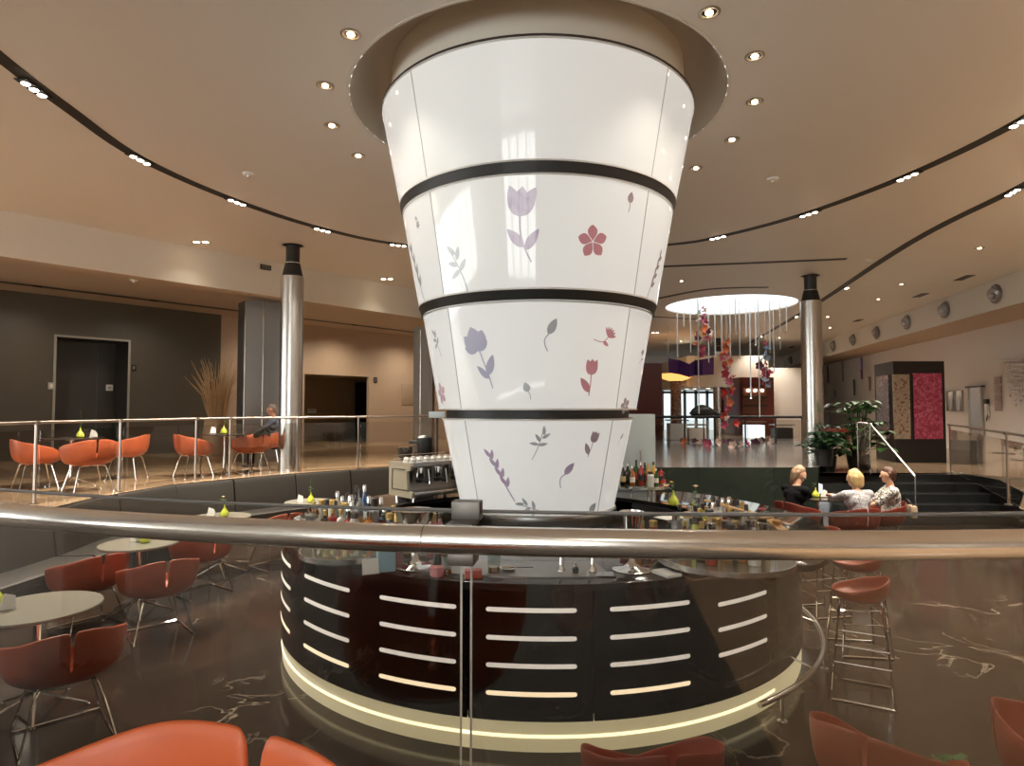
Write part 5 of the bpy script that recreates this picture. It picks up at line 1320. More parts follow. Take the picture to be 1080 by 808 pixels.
# gallery railing and steps railing
gp_ = [at_z(1001, 499, ZR), at_z(1062, 534, ZR), at_z(1150, 585, ZR)]
gp_ = [p+Vector((.12, .12, 0)) for p in gp_]
rail_run('gallery_railing', 'slim glass railing along the gallery edge in front of the lift door', gp_, ZR, ZR+1.02, gp_)
t = thing('steps_railing', 'sloping steel handrail with upright glass end at the dark steps', 'railing', (0, 0, 0))
g0, g1 = at_y(904, 446, 13.0), at_y(917, 446, 13.0)
mb = MB(); mb.box(((g0.x+g1.x)/2, 13.0, (ZR*.2+g0.z)/2), (g1.x-g0.x, .02, g0.z-ZR*.2)); mb.build('glass_pane', M['paneT'], t)
for p in (g0, g1): mb = MB(); mb.tube([(p.x, p.y, .05), (p.x, p.y, p.z)], .014, 8); mb.build('post', M['steel'], t)
a, b = at_y(917, 446.5, 13.0), at_y(965, 502, 11.9); mb = MB(); mb.tube([g0, a, b], .022, 8); mb.tube([b, (b.x, b.y, .05)], .016, 8); mb.build('handrail', M['steel'], t)
# ------------------------------------------------------------------ stage, far railing, shops at the back
def bx(name, label, cat, px0, px1, py0, py1, Y, dep, m, group=None, zf=None):
    a, b = at_y(px0, py0, Y), at_y(px1, py1, Y); t = thing(name, label, cat, ((a.x+b.x)/2, Y+dep/2, 0), 0, group)
    z0 = b.z if zf is None else zf
    return t, abs(b.x-a.x), z0, a.z
FY = 21.5
fp = [Vector((at_y(x, 450, FY).x, FY)) for x in (690, 722, 754, 786, 818, 846)]
t = rail_run('far_railing', 'dark railing across the back of the grey stage behind the flower strands', fp, ZU, E-.32, fp, rr=.05, pr=.03)
for c in t.children:
    if 'rail' in c.name or 'post' in c.name: c.data.materials[0] = M['blackmat']
def block(name, px0, px1, py0, Y, dep, m):
    a, b = at_y(px0, py0, Y), at_y(px1, py0, Y); mb = MB(); mb.prism([(a.x, Y), (b.x, Y), (b.x, Y+dep), (a.x, Y+dep)], ZR, a.z); return struct(mb, name, m, smooth=False)
block('wall_shop_red', 655, 698, 383, 24.0, 3.0, M['red'])
block('wall_shop_dark', 780, 816, 398, 27.0, 3.0, M['red'])
block('wall_shop_pale', 812, 851, 388, 29.0, 2.0, M['greige'])
t, w_, z0, z1 = bx('shop_shelf', 'dark recessed shelf with small lamps in the distant dark red shop wall', 'shelf', 783, 808, 409, 436, 26.9, .3, None)
t.location.y = 26.86
rbox(t, 'back', (0, .0, (z0+z1)/2), (w_, .06, z1-z0), mat('shop brown', (.10, .03, .015), .4))
for f in (.3, .62): rbox(t, 'board', (0, -.06, z0+(z1-z0)*f), (w_, .12, .05), M['blackmat'])
for k in range(3): mb = MB(); mb.ball((-w_*.3+w_*.3*k, -.1, z1-.12), .06, 10, 6); mb.build('bulb', bulb2, t)
# glazed lobby far back
LYb = 34.0
a, b = at_y(698, 400, LYb), at_y(757, 400, LYb); zc_ = at_y(720, 412, LYb).z
pg = lamp_mat('daylit lobby glass', (.70, .86, .92), .75)
mb = MB(); n = 5
for k in range(n+1):
    x = a.x+(b.x-a.x)*k/n; mb.box((x, LYb, (ZR+zc_)/2), (.14, .2, zc_-ZR))
for z in (ZR+.1, zc_-.1, ZR+2.4): mb.box(((a.x+b.x)/2, LYb, z), (b.x-a.x, .2, .14))
o = struct(mb, 'window_40', M['steel_dark'], smooth=False)
mb = MB(); mb.box(((a.x+b.x)/2, LYb+.05, (ZR+zc_)/2), (b.x-a.x, .04, zc_-ZR)); mb.build('pane', pg, o)
mb = MB(); mb.prism([(a.x-.3, LYb-6), (b.x+.3, LYb-6), (b.x+.3, LYb+.2), (a.x-.3, LYb+.2)], zc_, zc_+1.4); struct(mb, 'ceiling_lobby', M['cream'], smooth=False)
for k, (x, y) in enumerate([(716, 403), (725, 403), (733, 403.5), (747, 401)]):
    p = at_z(x, y+4, zc_-.005) if False else at_y(x, 409, LYb-3-.5*k); p.z = zc_-.001
    t = thing('lobby_downlight', 'small bright downlight in the distant lobby ceiling, %s from the mosaic pillar' % ORD[k], 'downlight', p, 0, 'lobby downlights')
    mb = MB(); mb.lathe([(.16, 0), (.16, -.03), (.11, -.03)], (0, 0, 0), 16, caps=False); mb.build('frame', M['white'], t)
    mb = MB(); mb.lathe([(.11, -.028), (.001, -.03)], (0, 0, 0), 16, caps=False); mb.build('bulb', bulb2, t)
# mosaic pillar crowned by an orange glass bowl lamp
p = at_y(713, 440, 27.0)
t = thing('mosaic_pillar', 'speckled mosaic pillar in the distant lobby under the orange bowl lamp', 'pillar', (p.x, p.y, ZR)); zz = at_y(713, 402, 27.0).z-ZR
mb = MB(); mb.lathe([(.34, 0), (.34, .15), (.24, .2), (.22, zz-.1), (.3, zz)], (0, 0, 0), 24); mb.build('shaft', pic_mat('pillar mosaic', (.30, .22, .16), (.14, .07, .05), (.45, .36, .27), 6), t)
t = thing('bowl_lamp', 'glowing orange glass bowl lamp on top of the distant mosaic pillar', 'lamp', (p.x, p.y, ZR+zz+.002))
mb = MB(); mb.lathe([(.25, 0), (.55, .10), (.85, .30), (.80, .30), (.5, .14), (.001, .08)], (0, 0, 0), 28, caps=False); mb.build('bowl', lamp_mat('orange lamp glass', (1.0, .42, .10), .9), t)
mb = MB(); mb.lathe([(.1, .08), (.09, .2), (.001, .24)], (0, 0, 0), 14); mb.build('bulb', bulb2, t)
# purple zig-zag panel hanging in front of the lobby
pv = mat('purple fabric', (.10, .03, .17), .6); pts = [(705, 378, 393), (717, 380, 395), (727, 384, 398), (733, 380, 396), (741, 379, 396), (752, 377, 395)]
t = thing('hanging_banner', 'purple zig-zag fabric panel hanging under the far ceiling above the lobby', 'banner', (0, 0, 0))
mb = MB(); rows = []
for k, (x, y0, y1) in enumerate(pts):
    A, B = at_y(x, y0, 24+(k % 2)*.5), at_y(x, y1, 24+(k % 2)*.5); rows.append([A, B])
mb.grid(rows); o = mb.build('fabric', pv, t, smooth=False); s_ = o.modifiers.new('t', 'SOLIDIFY'); s_.thickness = .03
for k in (0, 3, 5): mb = MB(); A = at_y(pts[k][0], pts[k][1], 24+(k % 2)*.5); mb.tube([A, (A.x, A.y, ZC)], .008, 5); mb.build('cable', M['steel'], t)
# distant furniture behind the railing
for k, (px, py0, py1, lb, m) in enumerate([(716, 441, 462, 'pale glass showcase behind the dark far railing, by the mosaic pillar', M['porcelain']), (736, 446, 465, 'low pale counter behind the dark far railing under the black bird sculpture', M['greige']), (828, 446, 463, 'dark display table behind the far railing at the steel column', M['blackmat']), (798, 443, 462, 'small lit showcase behind the far railing beside the steel column', pg)]):
    Y = 23.4+.5*k; t, w_, z0, z1 = bx('showcase', lb, 'showcase', px-9, px+9, py0, py1, Y, .6, None)
    rbox(t, 'cabinet', (0, 0, (ZR+z1)/2-.1), (w_, .6, z1-ZR-.2), m, .02); rbox(t, 'top_plate', (0, 0, z1-.08), (w_+.1, .7, .05), M['steel_dark'])
    for s_ in (-1, 1): rbox(t, 'foot', (s_*w_*.35, 0, ZR+.0), (.06, .5, .06), M['blackmat'])
def bird(px, py, Y, label, s_):
    p = at_y(px, py, Y); t = thing('bird_sculpture', label, 'sculpture', (p.x, p.y, ZU if px < 800 else ZR), .2); z = p.z-t.location.z
    mb = MB(); rows = []
    for i in range(9):
        u = i/8; r = .02+.30*math.sin(PI*min(1, u*1.02))**.8*(1-.45*u); cx = -.55+1.1*u; cz = z+.06*math.sin(u*3)
        rows.append([(cx*s_, math.cos(2*PI*k/12)*r*s_*.8, cz+math.sin(2*PI*k/12)*r*s_) for k in range(12)])
    v = mb.grid(rows, close_v=True); mb.cap(v[0][::-1]); mb.cap(v[-1]); mb.build('body', M['blackplastic'], t)
    mb = MB(); mb.tube(smooth_pts([(.45*s_, 0, z), (.75*s_, 0, z-.1*s_), (.95*s_, 0, z+.12*s_)], 4), [.10*s_]*4+[.05*s_]*4+[.02*s_], 8); mb.build('tail', M['blackplastic'], t)
    mb = MB(); mb.tube([(0, 0, .03), (0, 0, z)], .025, 8); mb.lathe([(.25, 0), (.25, .03), (.03, .05)], (0, 0, 0), 18); mb.build('stand', M['blackmat'], t)
bird(742, 436, 22.6, 'black bird sculpture on a stand behind the dark far railing', 1.0); bird(876, 432, 21.0, 'black bird sculpture on a stand between steel column and leafy plant', .62)
p = at_y(879, 455, 18.6); t = thing('armchair', 'round red armchair on the gallery behind the leafy plant', 'armchair', (p.x, p.y, ZR), -.4)
sh = shell_mesh('shell', M['wine'], [(0, .82), (.4, .80), (.7, .66), (1, .42)], [(0, .44), (.5, .46), (1, .40)], .30, [(.3, 0), (.7, .0), (.92, .25), (1, .7), (1.02, 1)], slot=False, thick=.05); sh.parent = t
mb = MB(); mb.lathe([(.30, .33), (.36, .36), (.36, .42), (.30, .45), (.001, .45)], (0, 0, 0), 24); mb.build('cushion', M['wine'], t); mb = MB(); mb.lathe([(.3, 0), (.3, .02), (.04, .04), (.04, .32)], (0, 0, 0), 20); mb.build('base', M['steel'], t)
# skylight ribbons and flower strands
rib = mat('clear ribbon', (.62, .64, .62), .15, .0, coat=.5)
rb_px = [(715, 378), (722, 345), (729, 372), (737, 436), (748, 382), (755, 376), (762, 372), (771, 400), (777, 352), (781, 378), (788, 355), (792, 420), (798, 364), (801, 440), (813, 372), (817, 392), (824, 368), (831, 350)]
rnd = random.Random(5)
for k, (px, py) in enumerate(rb_px):
    Y = SK.y+rnd.uniform(-1.2, 1.0); x = (px-540)/F*Y
    lim = math.sqrt(max(.01, (SR-.05)**2-(x-SK.x)**2)) if abs(x-SK.x) < SR-.05 else .05
    Y = SK.y+max(-lim, min(lim, Y-SK.y)); x = (px-540)/F*Y; zb = at_y(px, py, Y).z
    t = thing('hanging_ribbon', 'thin clear ribbon hanging from the round skylight, %s along it from the white column' % ORD[k], 'ribbon', (x, Y, ZC+.03), rnd.uniform(-.5, .5), 'clear ribbons under the skylight')
    mb = MB(); mb.box((0, 0, (zb-ZC-.03)/2), (.035, .006, ZC+.03-zb)); mb.build('strip', rib, t); mb = MB(); mb.box((0, 0, zb-ZC-.03), (.045, .012, .03)); mb.build('weight', M['chrome'], t)
def blossom(mb, c, r, rnd):
    ax = Vector((rnd.uniform(-1, 1), rnd.uniform(-1, .2), rnd.uniform(-.3, 1))).normalized(); q = ax.to_track_quat('Z', 'Y')
    for k in range(5):
        a = 2*PI*k/5; d = q @ Vector((math.cos(a), math.sin(a), .35)); leaf_blade(mb, c, d, r, r*.42, droop=-.25, up=ax)
    mb.ball(c, r*.22, 6, 5)
bcol = [mat('blossom red', (.55, .04, .03), .5), mat('blossom orange', (.70, .19, .06), .5), mat('blossom rose', (.55, .10, .17), .5), mat('blossom pale', (.68, .50, .42), .5), mat('blossom plum', (.12, .04, .08), .5), mat('blossom blue', (.35, .45, .55), .5)]
def strand(px, y0, y1, Y, n, spread, pal, label):
    x = (px-540)/F*Y; z1 = at_y(px, y1, Y).z; z0 = at_y(px, y0, Y).z
    t = thing('flower_strand', label, 'flower strand', (x, Y, ZC+.03), 0, 'strands of fabric flowers under the skylight')
    mb = MB(); mb.tube([(0, 0, 0), (0, 0, z1-ZC-.03)], .006, 5); mb.build('cord', rib, t); rnd = random.Random(px)
    for k in range(n):
        z = z0+(z1-z0)*(k+rnd.random())/n-ZC-.03; a = rnd.uniform(0, 6.28); r = rnd.uniform(.01, spread)
        mb = MB(); blossom(mb, Vector((r*math.cos(a), r*math.sin(a), z)), rnd.uniform(.09, .16), rnd); mb.build('flower', bcol[rnd.choice(pal)], t)
strand(738, 334, 378, 18.6, 16, .22, [1, 2, 3, 4, 1], 'short strand of orange and pink flowers nearest the white column under the skylight')
strand(745, 318, 358, 19.6, 15, .20, [2, 2, 3, 5, 1], 'strand of rose and pale flowers reaching up into the skylight')
strand(767, 358, 450, 18.8, 34, .24, [0, 0, 1, 1, 2, 3, 2], 'longest strand of red and orange flowers, hanging in front of the slim far column')
strand(808, 362, 410, 18.6, 19, .16, [2, 4, 3, 2, 5], 'strand of plum and pink flowers nearest the round steel column by the plant')
rnd = random.Random(9)
for k in range(16):
    px = 718+k*6.4+rnd.uniform(-2, 2); py = 467+rnd.uniform(-2.5, 5) if k < 9 or k > 12 else 470+rnd.uniform(-2, 3); p = at_z(px, py, ZU)
    t = thing('fallen_flower', 'fabric flower lying on the grey stage below the strands, %s from the white column' % ORD[k], 'fabric flower', p, 0, 'fabric flowers lying on the stage')
    mb = MB(); blossom(mb, Vector((0, 0, .06)), rnd.uniform(.11, .18), rnd); mb.build('petals', bcol[rnd.choice([2, 3, 3, 1, 4])], t)
    mb = MB(); mb.tube([(0, 0, .06), (.1, .05, .012), (.2, .1, .012)], .012, 5); mb.build('stalk', M['leafdark'], t)
# plants at the steps
def leafy(pos, label, h, r, n, lsize, m, name='potted_plant', seed=1, pot=.25):
    t = thing(name, label, 'plant', pos); rnd = random.Random(seed)
    mb = MB(); mb.lathe([(pot*.8, 0), (pot, .34), (pot*.93, .34), (pot*.9, .30), (.001, .30)], (0, 0, 0), 24, caps=False); mb.build('pot', M['blackplastic'], t)
    ms, ml = MB(), MB()
    for k in range(n):
        a = 2.4*k; el = rnd.uniform(.15, 1); tip = Vector((math.cos(a)*r*(1.1-el*.7)*rnd.uniform(.6, 1.1), math.sin(a)*r*(1.1-el*.7)*rnd.uniform(.6, 1.1), .3+h*el))
        b = Vector((math.cos(a)*.05, math.sin(a)*.05, .28)); mid = (b+tip)/2+Vector((0, 0, h*.12)); ms.tube([b, mid, tip], [.014, .010, .005], 5)
        for j in range(5):
            q = 2*PI*j/5+a; leaf_blade(ml, tip, (math.cos(q), math.sin(q), .15), lsize*rnd.uniform(.7, 1.1), lsize*.3, droop=.35)
    ms.build('stem', M['leafdark'], t); ml.build('foliage', m, t)
p = at_y(906, 470, 13.7); leafy((p.x+.12, 13.95, ZR), 'tall leafy green plant in a black pot at the top of the dark steps', 1.25, .66, 46, .30, M['leaf'], seed=4)
for k, (px, py, hh, lb) in enumerate([(872, 486, .55, 'low dark green plant on the stage edge at the foot of the steel column'), (886, 488, .5, 'low dark green plant on the stage edge between steel column and steps')]):
    p = at_y(px, py, WALLY+.45); leafy((min(p.x, 6.9)-(.1 if k == 0 else 0), WALLY+.35+(.6 if k else 0), ZU if k == 0 else ZR), lb, hh, .40, 26, .22, M['leafdark'], seed=20+k, pot=.18)

# coloured strips hung on the far gallery wall
cs = [(873, 386, 404, 'plum'), (889, 382, 402, 'grey'), (901, 401, 417, 'green'), (909, 377, 389, 'violet'), (909, 390, 400, 'plum'), (917, 398, 412, 'grey'), (881, 412, 419, 'blue'), (868, 398, 420, 'rose')]
for k, (px, y0, y1, c) in enumerate(cs):
    t, p = rthing('wall_strip_banner', 'narrow %s strip hung on the pale gallery wall, %s from the steel column' % (c, ORD[k]), 'banner', px, (y0+y1)/2, .04, 'coloured strips on the gallery wall')
    h_ = (rwall(px, y0)-rwall(px, y1)).length
    rbox(t, 'strip', (0, -.01, 0), (.22, .012, h_), mat('strip '+c, dict(plum=(.22, .06, .12), grey=(.35, .32, .32), green=(.10, .25, .10), violet=(.32, .22, .62), blue=(.25, .35, .6), rose=(.5, .12, .2))[c], .5), smooth=False)
    rbox(t, 'top_bar', (0, -.012, h_/2), (.26, .02, .03), M['steel'])
# ------------------------------------------------------------------ people
def blob(chains, name, m, parent, voxel=.011, smooth=6):
    """one continuous surface from tapered limbs: (points, radii) per chain, plus balls"""
    V, Fc = [], []
    def capsule(p, q, ra, rb, n=10):
        d = q-p; L = d.length; d = d/L if L > 1e-6 else Vector((0, 0, 1))
        u = d.orthogonal().normalized(); v = d.cross(u); rings = []
        for c, r, angs in ((p, ra, (-80, -55, -28, 0)), (q, rb, (0, 28, 55, 80))):
            for g in angs:
                i0 = len(V); rr = r*math.cos(R(g)); cc = c+d*r*math.sin(R(g))
                for k in range(n): V.append(cc+(u*math.cos(2*PI*k/n)+v*math.sin(2*PI*k/n))*rr)
                rings.append(i0)
        for i0, i1 in zip(rings, rings[1:]):
            for k in range(n): Fc.append((i0+k, i0+(k+1) % n, i1+(k+1) % n, i1+k))
        Fc.append(tuple(rings[0]+k for k in range(n-1, -1, -1))); Fc.append(tuple(rings[-1]+k for k in range(n)))
    for pts, rad in chains:
        pts = [Vector(p) for p in pts]
        for (p, q), (a, b) in zip(zip(pts, pts[1:]), zip(rad, rad[1:])): capsule(p, q, a, b)
    me = bpy.data.meshes.new('tmp'); me.from_pydata([tuple(p) for p in V], [], Fc); me.materials.append(m)
    o = bpy.data.objects.new('tmp', me); COL.objects.link(o)
    r = o.modifiers.new('r', 'REMESH'); r.mode = 'VOXEL'; r.voxel_size = voxel; r.use_smooth_shade = True
    s = o.modifiers.new('s', 'SMOOTH'); s.iterations = smooth; s.factor = .5
    dg = bpy.context.evaluated_depsgraph_get(); em = bpy.data.meshes.new_from_object(o.evaluated_get(dg))
    bpy.data.objects.remove(o); em.name = name
    if not em.materials: em.materials.append(m)
    n_ = bpy.data.objects.new(name, em); COL.objects.link(n_)
    em.polygons.foreach_set('use_smooth', [True]*len(em.polygons))
    if parent is not None: n_.parent = parent
    return n_
def hand(wr, d, up, side, curl=.5, s=1.0):
    """chains for a palm, four unequal bent fingers and a thumb; d along the hand, side towards the thumb"""
    d = Vector(d).normalized(); up = Vector(up); up = (up-d*up.dot(d)).normalized(); sd = Vector(side); sd = (sd-d*sd.dot(d)-up*sd.dot(up)).normalized(); wr = Vector(wr); ch = []
    kn = wr+d*.085*s
    for k in (-1, -.33, .33, 1): ch.append(([wr+sd*k*.014*s, kn+sd*k*.030*s], [.017*s, .0125*s]))
    for k, L in zip((-1, -.33, .33, 1), (.062, .078, .084, .074)):
        b = kn+sd*k*.030*s; p1 = b+(d*math.cos(curl*.5)-up*math.sin(curl*.5))*L*.42*s; p2 = p1+(d*math.cos(curl)-up*math.sin(curl))*L*.32*s; p3 = p2+(d*math.cos(curl*1.6)-up*math.sin(curl*1.6))*L*.26*s
        ch.append(([b, p1, p2, p3], [.0105*s, .0095*s, .0085*s, .007*s]))
    b = wr+d*.025*s+sd*.024*s; p1 = b+(d*.6+sd*.7-up*.2).normalized()*.038*s; p2 = p1+(d*.9+sd*.25-up*.3).normalized()*.032*s; ch.append(([b, p1, p2], [.014*s, .0115*s, .0085*s]))
    return ch
def head_chains(c, fwd, s=1.0, nose=True):
    """skull, jaw, nose, brow, chin and ears round the head's centre; fwd is where the face points"""
    f = Vector(fwd).normalized(); u = Vector((0, 0, 1)); u = (u-f*u.dot(f)).normalized(); sd = f.cross(u); c = Vector(c)
    ch = [([c+u*.028*s-f*.012*s, c+u*.02*s+f*.018*s], [.088*s, .080*s]), ([c-u*.045*s+f*.030*s, c-u*.075*s+f*.045*s], [.056*s, .036*s])]
    ch += [([c+u*.005*s+f*.094*s, c-u*.020*s+f*.1035*s], [.009*s, .012*s]), ([c-u*.052*s+f*.080*s+sd*.016*s, c-u*.052*s+f*.080*s-sd*.016*s], [.009*s, .009*s]), ([c-u*.061*s+f*.079*s+sd*.013*s, c-u*.061*s+f*.079*s-sd*.013*s], [.009*s, .009*s])]
    for k in (-1, 1):
        ch.append(([c+u*.024*s+f*.082*s+sd*k*.012*s, c+u*.026*s+f*.074*s+sd*k*.042*s], [.011*s, .010*s]))
        ch.append(([c+sd*k*.084*s+u*.018*s, c+sd*k*.083*s-u*.016*s], [.016*s, .011*s]))
    return ch, f, u, sd
def eyes(c, f, u, sd, parent, s=1.0):
    for k in (-1, 1):
        mb = MB(); mb.ball(Vector(c)+u*.004*s+f*.0835*s+sd*k*.031*s, .0115*s, 10, 8); e = mb.build('eye', M['porcelain'], parent)
        mb = MB(); mb.ball(Vector(c)+u*.004*s+f*.0915*s+sd*k*.031*s, .0065*s, 8, 6); mb.build('iris', mat('iris', (.03, .02, .012), .2), e)
def pattern_mat(nm, a, b, sc_):
    m = bpy.data.materials.new(nm); m.use_nodes = True; nt = m.node_tree; bs = nt.nodes['Principled BSDF']; bs.inputs['Roughness'].default_value = .8
    tc = nt.nodes.new('ShaderNodeTexCoord'); n = nt.nodes.new('ShaderNodeTexNoise'); n.inputs['Scale'].default_value = sc_; n.inputs['Distortion'].default_value = 3; nt.links.new(tc.outputs['Object'], n.inputs['Vector'])
    r = nt.nodes.new('ShaderNodeValToRGB'); nt.links.new(n.outputs[0], r.inputs[0]); e = r.color_ramp.elements; e[0].position = .47; e[0].color = (*a, 1); e[1].position = .53; e[1].color = (*b, 1)
    nt.links.new(r.outputs[0], bs.inputs['Base Color']); return m
def sitter(label, pos, rz, seat, facing, outfit, hands, lean=.0, skirt=True, trousers=None, hair=None, hair_m=None, head_tilt=-.1, feet=None, s=1.0, sleeve=.5, skin=None, extra=None):
    """seated figure. Local +Y is where the body points; facing = heading of the face relative to it; hands = local points of the two wrists"""
    t = thing('person', label, 'person', pos, rz)
    sk = skin or M['skin']
    pel = Vector((0, -.10, seat+.10)); wst = Vector((0, -.11+lean*.25, seat+.27)); che = Vector((0, -.10+lean*.6, seat+.43)); nk = Vector((0, -.09+lean*.9, seat+.585)); hc = Vector((0, -.055+lean*1.05, seat+.735))
    f = Vector((math.sin(facing), math.cos(facing), head_tilt))
    hch, hf, hu, hs = head_chains(hc, f)
    bod = [([pel+Vector((-.08, 0, -.01)), pel+Vector((.08, 0, -.01))], [.125, .125]), ([pel, wst, che], [.125, .115, .12]), ([che+Vector((-.075, 0, .0)), che+Vector((.075, 0, 0))], [.105, .105]), ([che+Vector((-.15, -.005, .095)), che+Vector((.15, -.005, .095))], [.058, .058]),
           ([che+Vector((0, 0, .08)), nk, hc+Vector((0, -.01, -.05))], [.075, .052, .05])]+hch
    arms = []; cuff = []
    for k, hp_ in zip((-1, 1), hands):
        sh = che+Vector((k*.185, -.005, .085)); wr = Vector(hp_[0]); up, fo = .275, .245
        dv = wr-sh; L = min(dv.length, up+fo-.01); wr = sh+dv.normalized()*L
        a = (up*up-fo*fo+L*L)/(2*L); h_ = math.sqrt(max(1e-5, up*up-a*a)); pole = Vector((k*.7, -.25, -.8)); pole = (pole-dv.normalized()*pole.dot(dv.normalized())).normalized(); el = sh+dv.normalized()*a+pole*h_
        bod += [([sh, el], [.048, .038]), ([el, wr], [.039, .026])]+hand(wr, hp_[1], hp_[2], hp_[3], hp_[4] if len(hp_) > 4 else .6)
        e1 = sh.lerp(el, sleeve*2) if sleeve <= .5 else el
        arms.append(([sh, e1], [.070, .060 if sleeve <= .5 else .050]))
        if sleeve > .5: arms.append(([el, el.lerp(wr, (sleeve-.5)*2)], [.050, .040]))
    legs = []; fts = feet or [((-.09, .36, .05), (0, 1, 0)), ((.09, .36, .05), (0, 1, 0))]
    for k, (an, fd) in zip((-1, 1), fts):
        hip = pel+Vector((k*.085, .03, -.015)); an = Vector(an); dv = an-hip; th, sn = .42, .41; L = min(dv.length, th+sn-.01); a = (th*th-sn*sn+L*L)/(2*L); h_ = math.sqrt(max(1e-5, th*th-a*a)); pole = Vector((0, 1, .6)); pole = (pole-dv.normalized()*pole.dot(dv.normalized())).normalized(); kn = hip+dv.normalized()*a+pole*h_; an = hip+dv.normalized()*L
        fd = Vector(fd).normalized()
        bod += [([hip, kn], [.082, .056]), ([kn, kn.lerp(an, .35), an], [.055, .054, .034]), ([an+Vector((0, 0, -.015))-fd*.03, an+fd*.12+Vector((0, 0, -.022))], [.030, .024])]
        legs.append((hip, kn, an, fd))
    blob(bod, 'body', sk, t, voxel=.0085, smooth=4)
    eyes(hc, hf, hu, hs, t)
    g = [([pel+Vector((-.08, 0, -.01)), pel+Vector((.08, 0, -.01))], [.142, .142]), ([pel, wst, che], [.142, .132, .136]), ([che+Vector((-.08, 0, 0)), che+Vector((.08, 0, 0))], [.120, .120]), ([che+Vector((-.155, -.005, .085)), che+Vector((.155, -.005, .085))], [.070, .070])]+arms
    if skirt:
        for hip, kn, an, fd in legs: g.append(([hip, hip.lerp(kn, .93)], [.108, .086]))
        g.append(([(legs[0][0]+legs[1][0])/2, (legs[0][1]+legs[1][1])/2], [.11, .085]))
    blob(g, 'dress' if skirt else 'shirt', outfit, t, voxel=.012)
    if trousers:
        g = [([pel+Vector((-.08, 0, -.03)), pel+Vector((.08, 0, -.03))], [.140, .140])]
        for hip, kn, an, fd in legs: g.append(([hip, kn, an+Vector((0, 0, .03))], [.103, .074, .052]))
        blob(g, 'trousers', trousers, t, voxel=.012)
    for hip, kn, an, fd in legs:
        blob([([an+Vector((0, 0, -.020))-fd*.035, an+fd*.13+Vector((0, 0, -.026))], [.034, .028])], 'shoe', mat('dark shoe', (.03, .025, .022), .5), t, voxel=.009, smooth=3)
    if hair:
        ch = []
        for (a, b, r0, r1) in hair: ch.append(([hc+hf*a[0]+hs*a[1]+hu*a[2], hc+hf*b[0]+hs*b[1]+hu*b[2]], [r0, r1]))
        blob(ch, 'hair', hair_m, t, voxel=.010, smooth=3)
    return t
H_BOB = [((-.030, 0, .045), (-.012, 0, .062), .092, .088), ((.030, 0, .095), (-.02, 0, .1), .042, .06), ((-.045, .055, .02), (-.035, .066, -.075), .055, .042), ((-.045, -.055, .02), (-.035, -.066, -.075), .055, .042), ((-.065, 0, .02), (-.075, 0, -.08), .075, .055), ((.01, .075, .05), (-.005, .082, -.04), .032, .03), ((.01, -.075, .05), (-.005, -.082, -.04), .032, .03)]
H_LONG = H_BOB+[((-.06, 0, -.06), (-.075, 0, -.15), .07, .045)]
H_SHORT = [((-.028, 0, .048), (-.005, 0, .066), .090, .082), ((-.055, 0, .02), (-.058, 0, -.045), .072, .05), ((.035, 0, .10), (-.02, 0, .1), .030, .05), ((-.02, .07, .03), (-.025, .072, -.01), .035, .026), ((-.02, -.07, .03), (-.025, -.072, -.01), .035, .026)]
H_CROP = [((-.030, 0, .042), (-.016, 0, .050), .0875, .0835), ((-.052, 0, .02), (-.054, 0, -.03), .068, .05)]
blk = mat('black cloth', (.006, .006, .007), .9, spec=.1); blond = mat('blonde hair', (.50, .33, .14), .5, var=.3, vscale=40); sandy = mat('sandy hair', (.32, .20, .12), .5, var=.3, vscale=40); brown = mat('brown hair', (.07, .028, .016), .5, var=.3, vscale=40); grey = mat('short grey hair', (.16, .12, .10), .6, var=.2, vscale=40)
SEAT = .40
tw = lambda c, rz, p: Matrix.Rotation(-rz, 3, 'Z') @ (Vector(p)-c)
# woman in black: leans over the table on crossed forearms, face towards the camera
c, rz = WC[0], WR[0]
h1 = tw(c, rz, (TW.x-.26, TW.y+.06, .80)); h2 = tw(c, rz, (TW.x-.20, TW.y-.12, .80))
sitter('person in a black top with loose sandy hair leaning on the dark lounge table', c, rz, SEAT, 1.35, blk, [(h1, (.5, .7, 0), (0, 0, 1), (1, 0, 0)), (h2, (-.6, .6, .1), (0, 0, 1), (-1, 0, 0))], lean=.10, skirt=False, trousers=blk, hair=H_LONG, hair_m=sandy, head_tilt=-.30)
# blonde woman seen from behind
c, rz = WC[1], WR[1]
h1 = tw(c, rz, (TW.x-.02, TW.y-.30, .81)); h2 = tw(c, rz, (TW.x+.20, TW.y-.30, .80))
sitter('person with blonde bob in a grey patterned blouse seen from behind at the table', c, rz, SEAT, -.55, pattern_mat('grey print blouse', (.52, .50, .50), (.20, .19, .22), 26), [(h1, (.2, .9, 0), (0, 0, 1), (1, 0, 0)), (h2, (-.2, .9, 0), (0, 0, 1), (-1, 0, 0))], lean=.04, skirt=False, trousers=blk, hair=H_BOB, hair_m=blond, sleeve=.8)
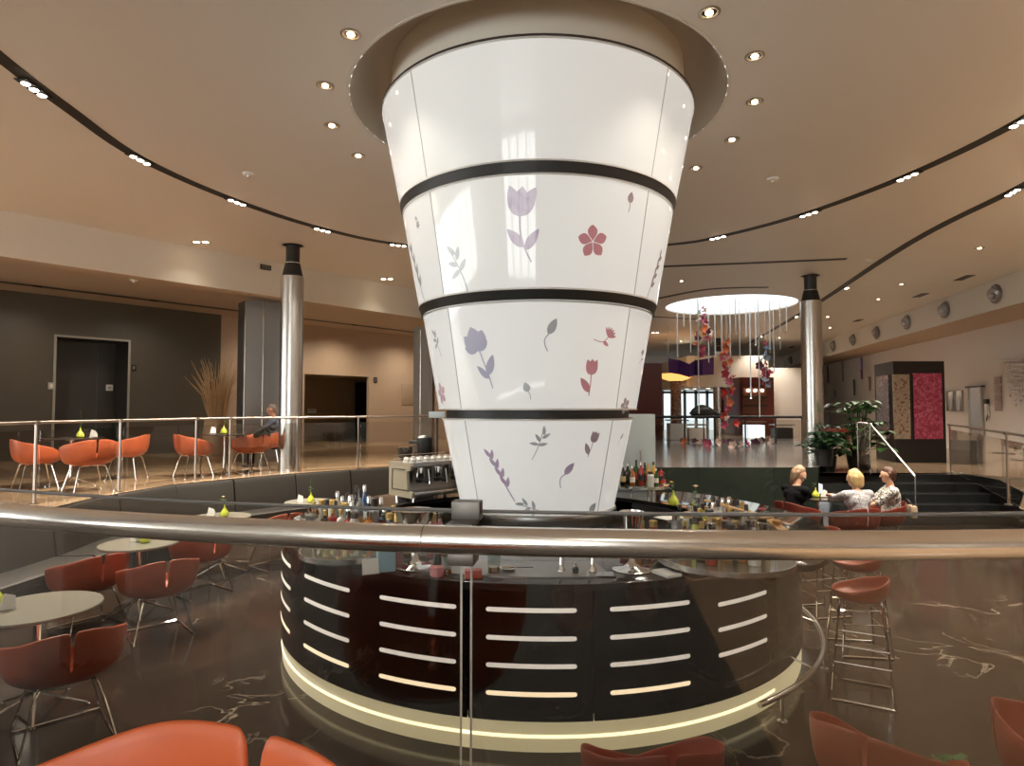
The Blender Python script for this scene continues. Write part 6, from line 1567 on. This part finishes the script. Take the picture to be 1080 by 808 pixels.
# woman in the patterned dress, hands together above the lap, legs crossed at the shin
c, rz = WC[2], WR[2]
sitter('person with short brown hair in a black and white patterned dress, hands folded', c, rz, SEAT, .1, pattern_mat('black white dress print', (.66, .62, .56), (.03, .028, .028), 19), [((-.04, .30, SEAT+.22), (.8, .5, 0), (0, 0, 1), (0, 1, 0), .9), ((.05, .31, SEAT+.235), (-.8, .5, 0), (0, 0, 1), (0, 1, 0), .9)], lean=-.02, hair=H_SHORT, hair_m=brown, head_tilt=-.05,
       feet=[((.10, .52, .06), (.2, 1, 0)), ((-.02, .40, .05), (-.2, 1, 0))])
t = thing('handbag', 'small beige handbag hanging at the chair of the woman in the patterned dress', 'handbag', c+Matrix.Rotation(rz, 3, 'Z') @ Vector((.02, -.40, 0)), rz)
mb = MB(); mb.box((0, 0, .60), (.26, .09, .18), bev=.03); mb.build('body', mat('beige leather', (.36, .26, .17), .5, var=.1), t)
mb = MB(); mb.tube(smooth_pts([(-.09, 0, .68), (-.06, .06, .77), (.06, .06, .77), (.09, 0, .68)], 4), .008, 6); mb.build('strap', M['leather'], t)
# man on the terrace at the steel column
c, rz = Vector(pB[2]), 1.75
man = sitter('person with short grey hair in a dark checked shirt seated at the terrace table', c, rz, .41, .1, pattern_mat('blue checked shirt', (.035, .045, .075), (.09, .10, .14), 40), [((-.10, .34, .62), (.4, .8, 0), (0, 0, 1), (1, 0, 0)), ((.10, .34, .62), (-.4, .8, 0), (0, 0, 1), (-1, 0, 0))], lean=.02, skirt=False, trousers=blk, hair=H_CROP, hair_m=grey, head_tilt=-.35, sleeve=.95, skin=mat('tanned skin', (.42, .20, .13), .5))
p = Vector(pB[1]); t = thing('jacket', 'black jacket hung over the orange terrace chair beside the seated man', 'jacket', p, 1.15)
blob([([(-.15, -.25, .70), (.0, -.29, .80), (.16, -.25, .72)], [.06, .075, .06]), ([(-.12, -.22, .66), (-.10, -.20, .58)], [.06, .05]), ([(.12, -.23, .66), (.1, -.20, .58)], [.06, .05]), ([(.02, -.26, .76), (.12, -.16, .74)], [.06, .05])], 'cloth', blk, t, voxel=.014)

# white curtain beside the walkway: its reflection stands in the near glass
t = thing('curtain', 'white floor-length curtain hanging beside the walkway, mirrored in the near glass', 'curtain', (-2.62, .68, ZWK+.001), math.atan2(.14, .32))
mb = MB(); rows = []
for i in range(41):
    u = i/40; rows.append([(0+.03*math.sin(u*2*PI*5)+.01*math.sin(u*31), -.2+.4*u+.01*math.sin(u*47), z) for z in (0, 1.2, 2.4, ZC-ZWK-.06)])
mb.grid(rows); o = mb.build('cloth', mat('white curtain', (.80, .82, .86), .7), t); s_ = o.modifiers.new('t', 'SOLIDIFY'); s_.thickness = .006
mb = MB(); mb.tube([(0, -.3, ZC-ZWK-.05), (0, .3, ZC-ZWK-.05)], .02, 8); mb.build('curtain_rod', M['steel'], t)
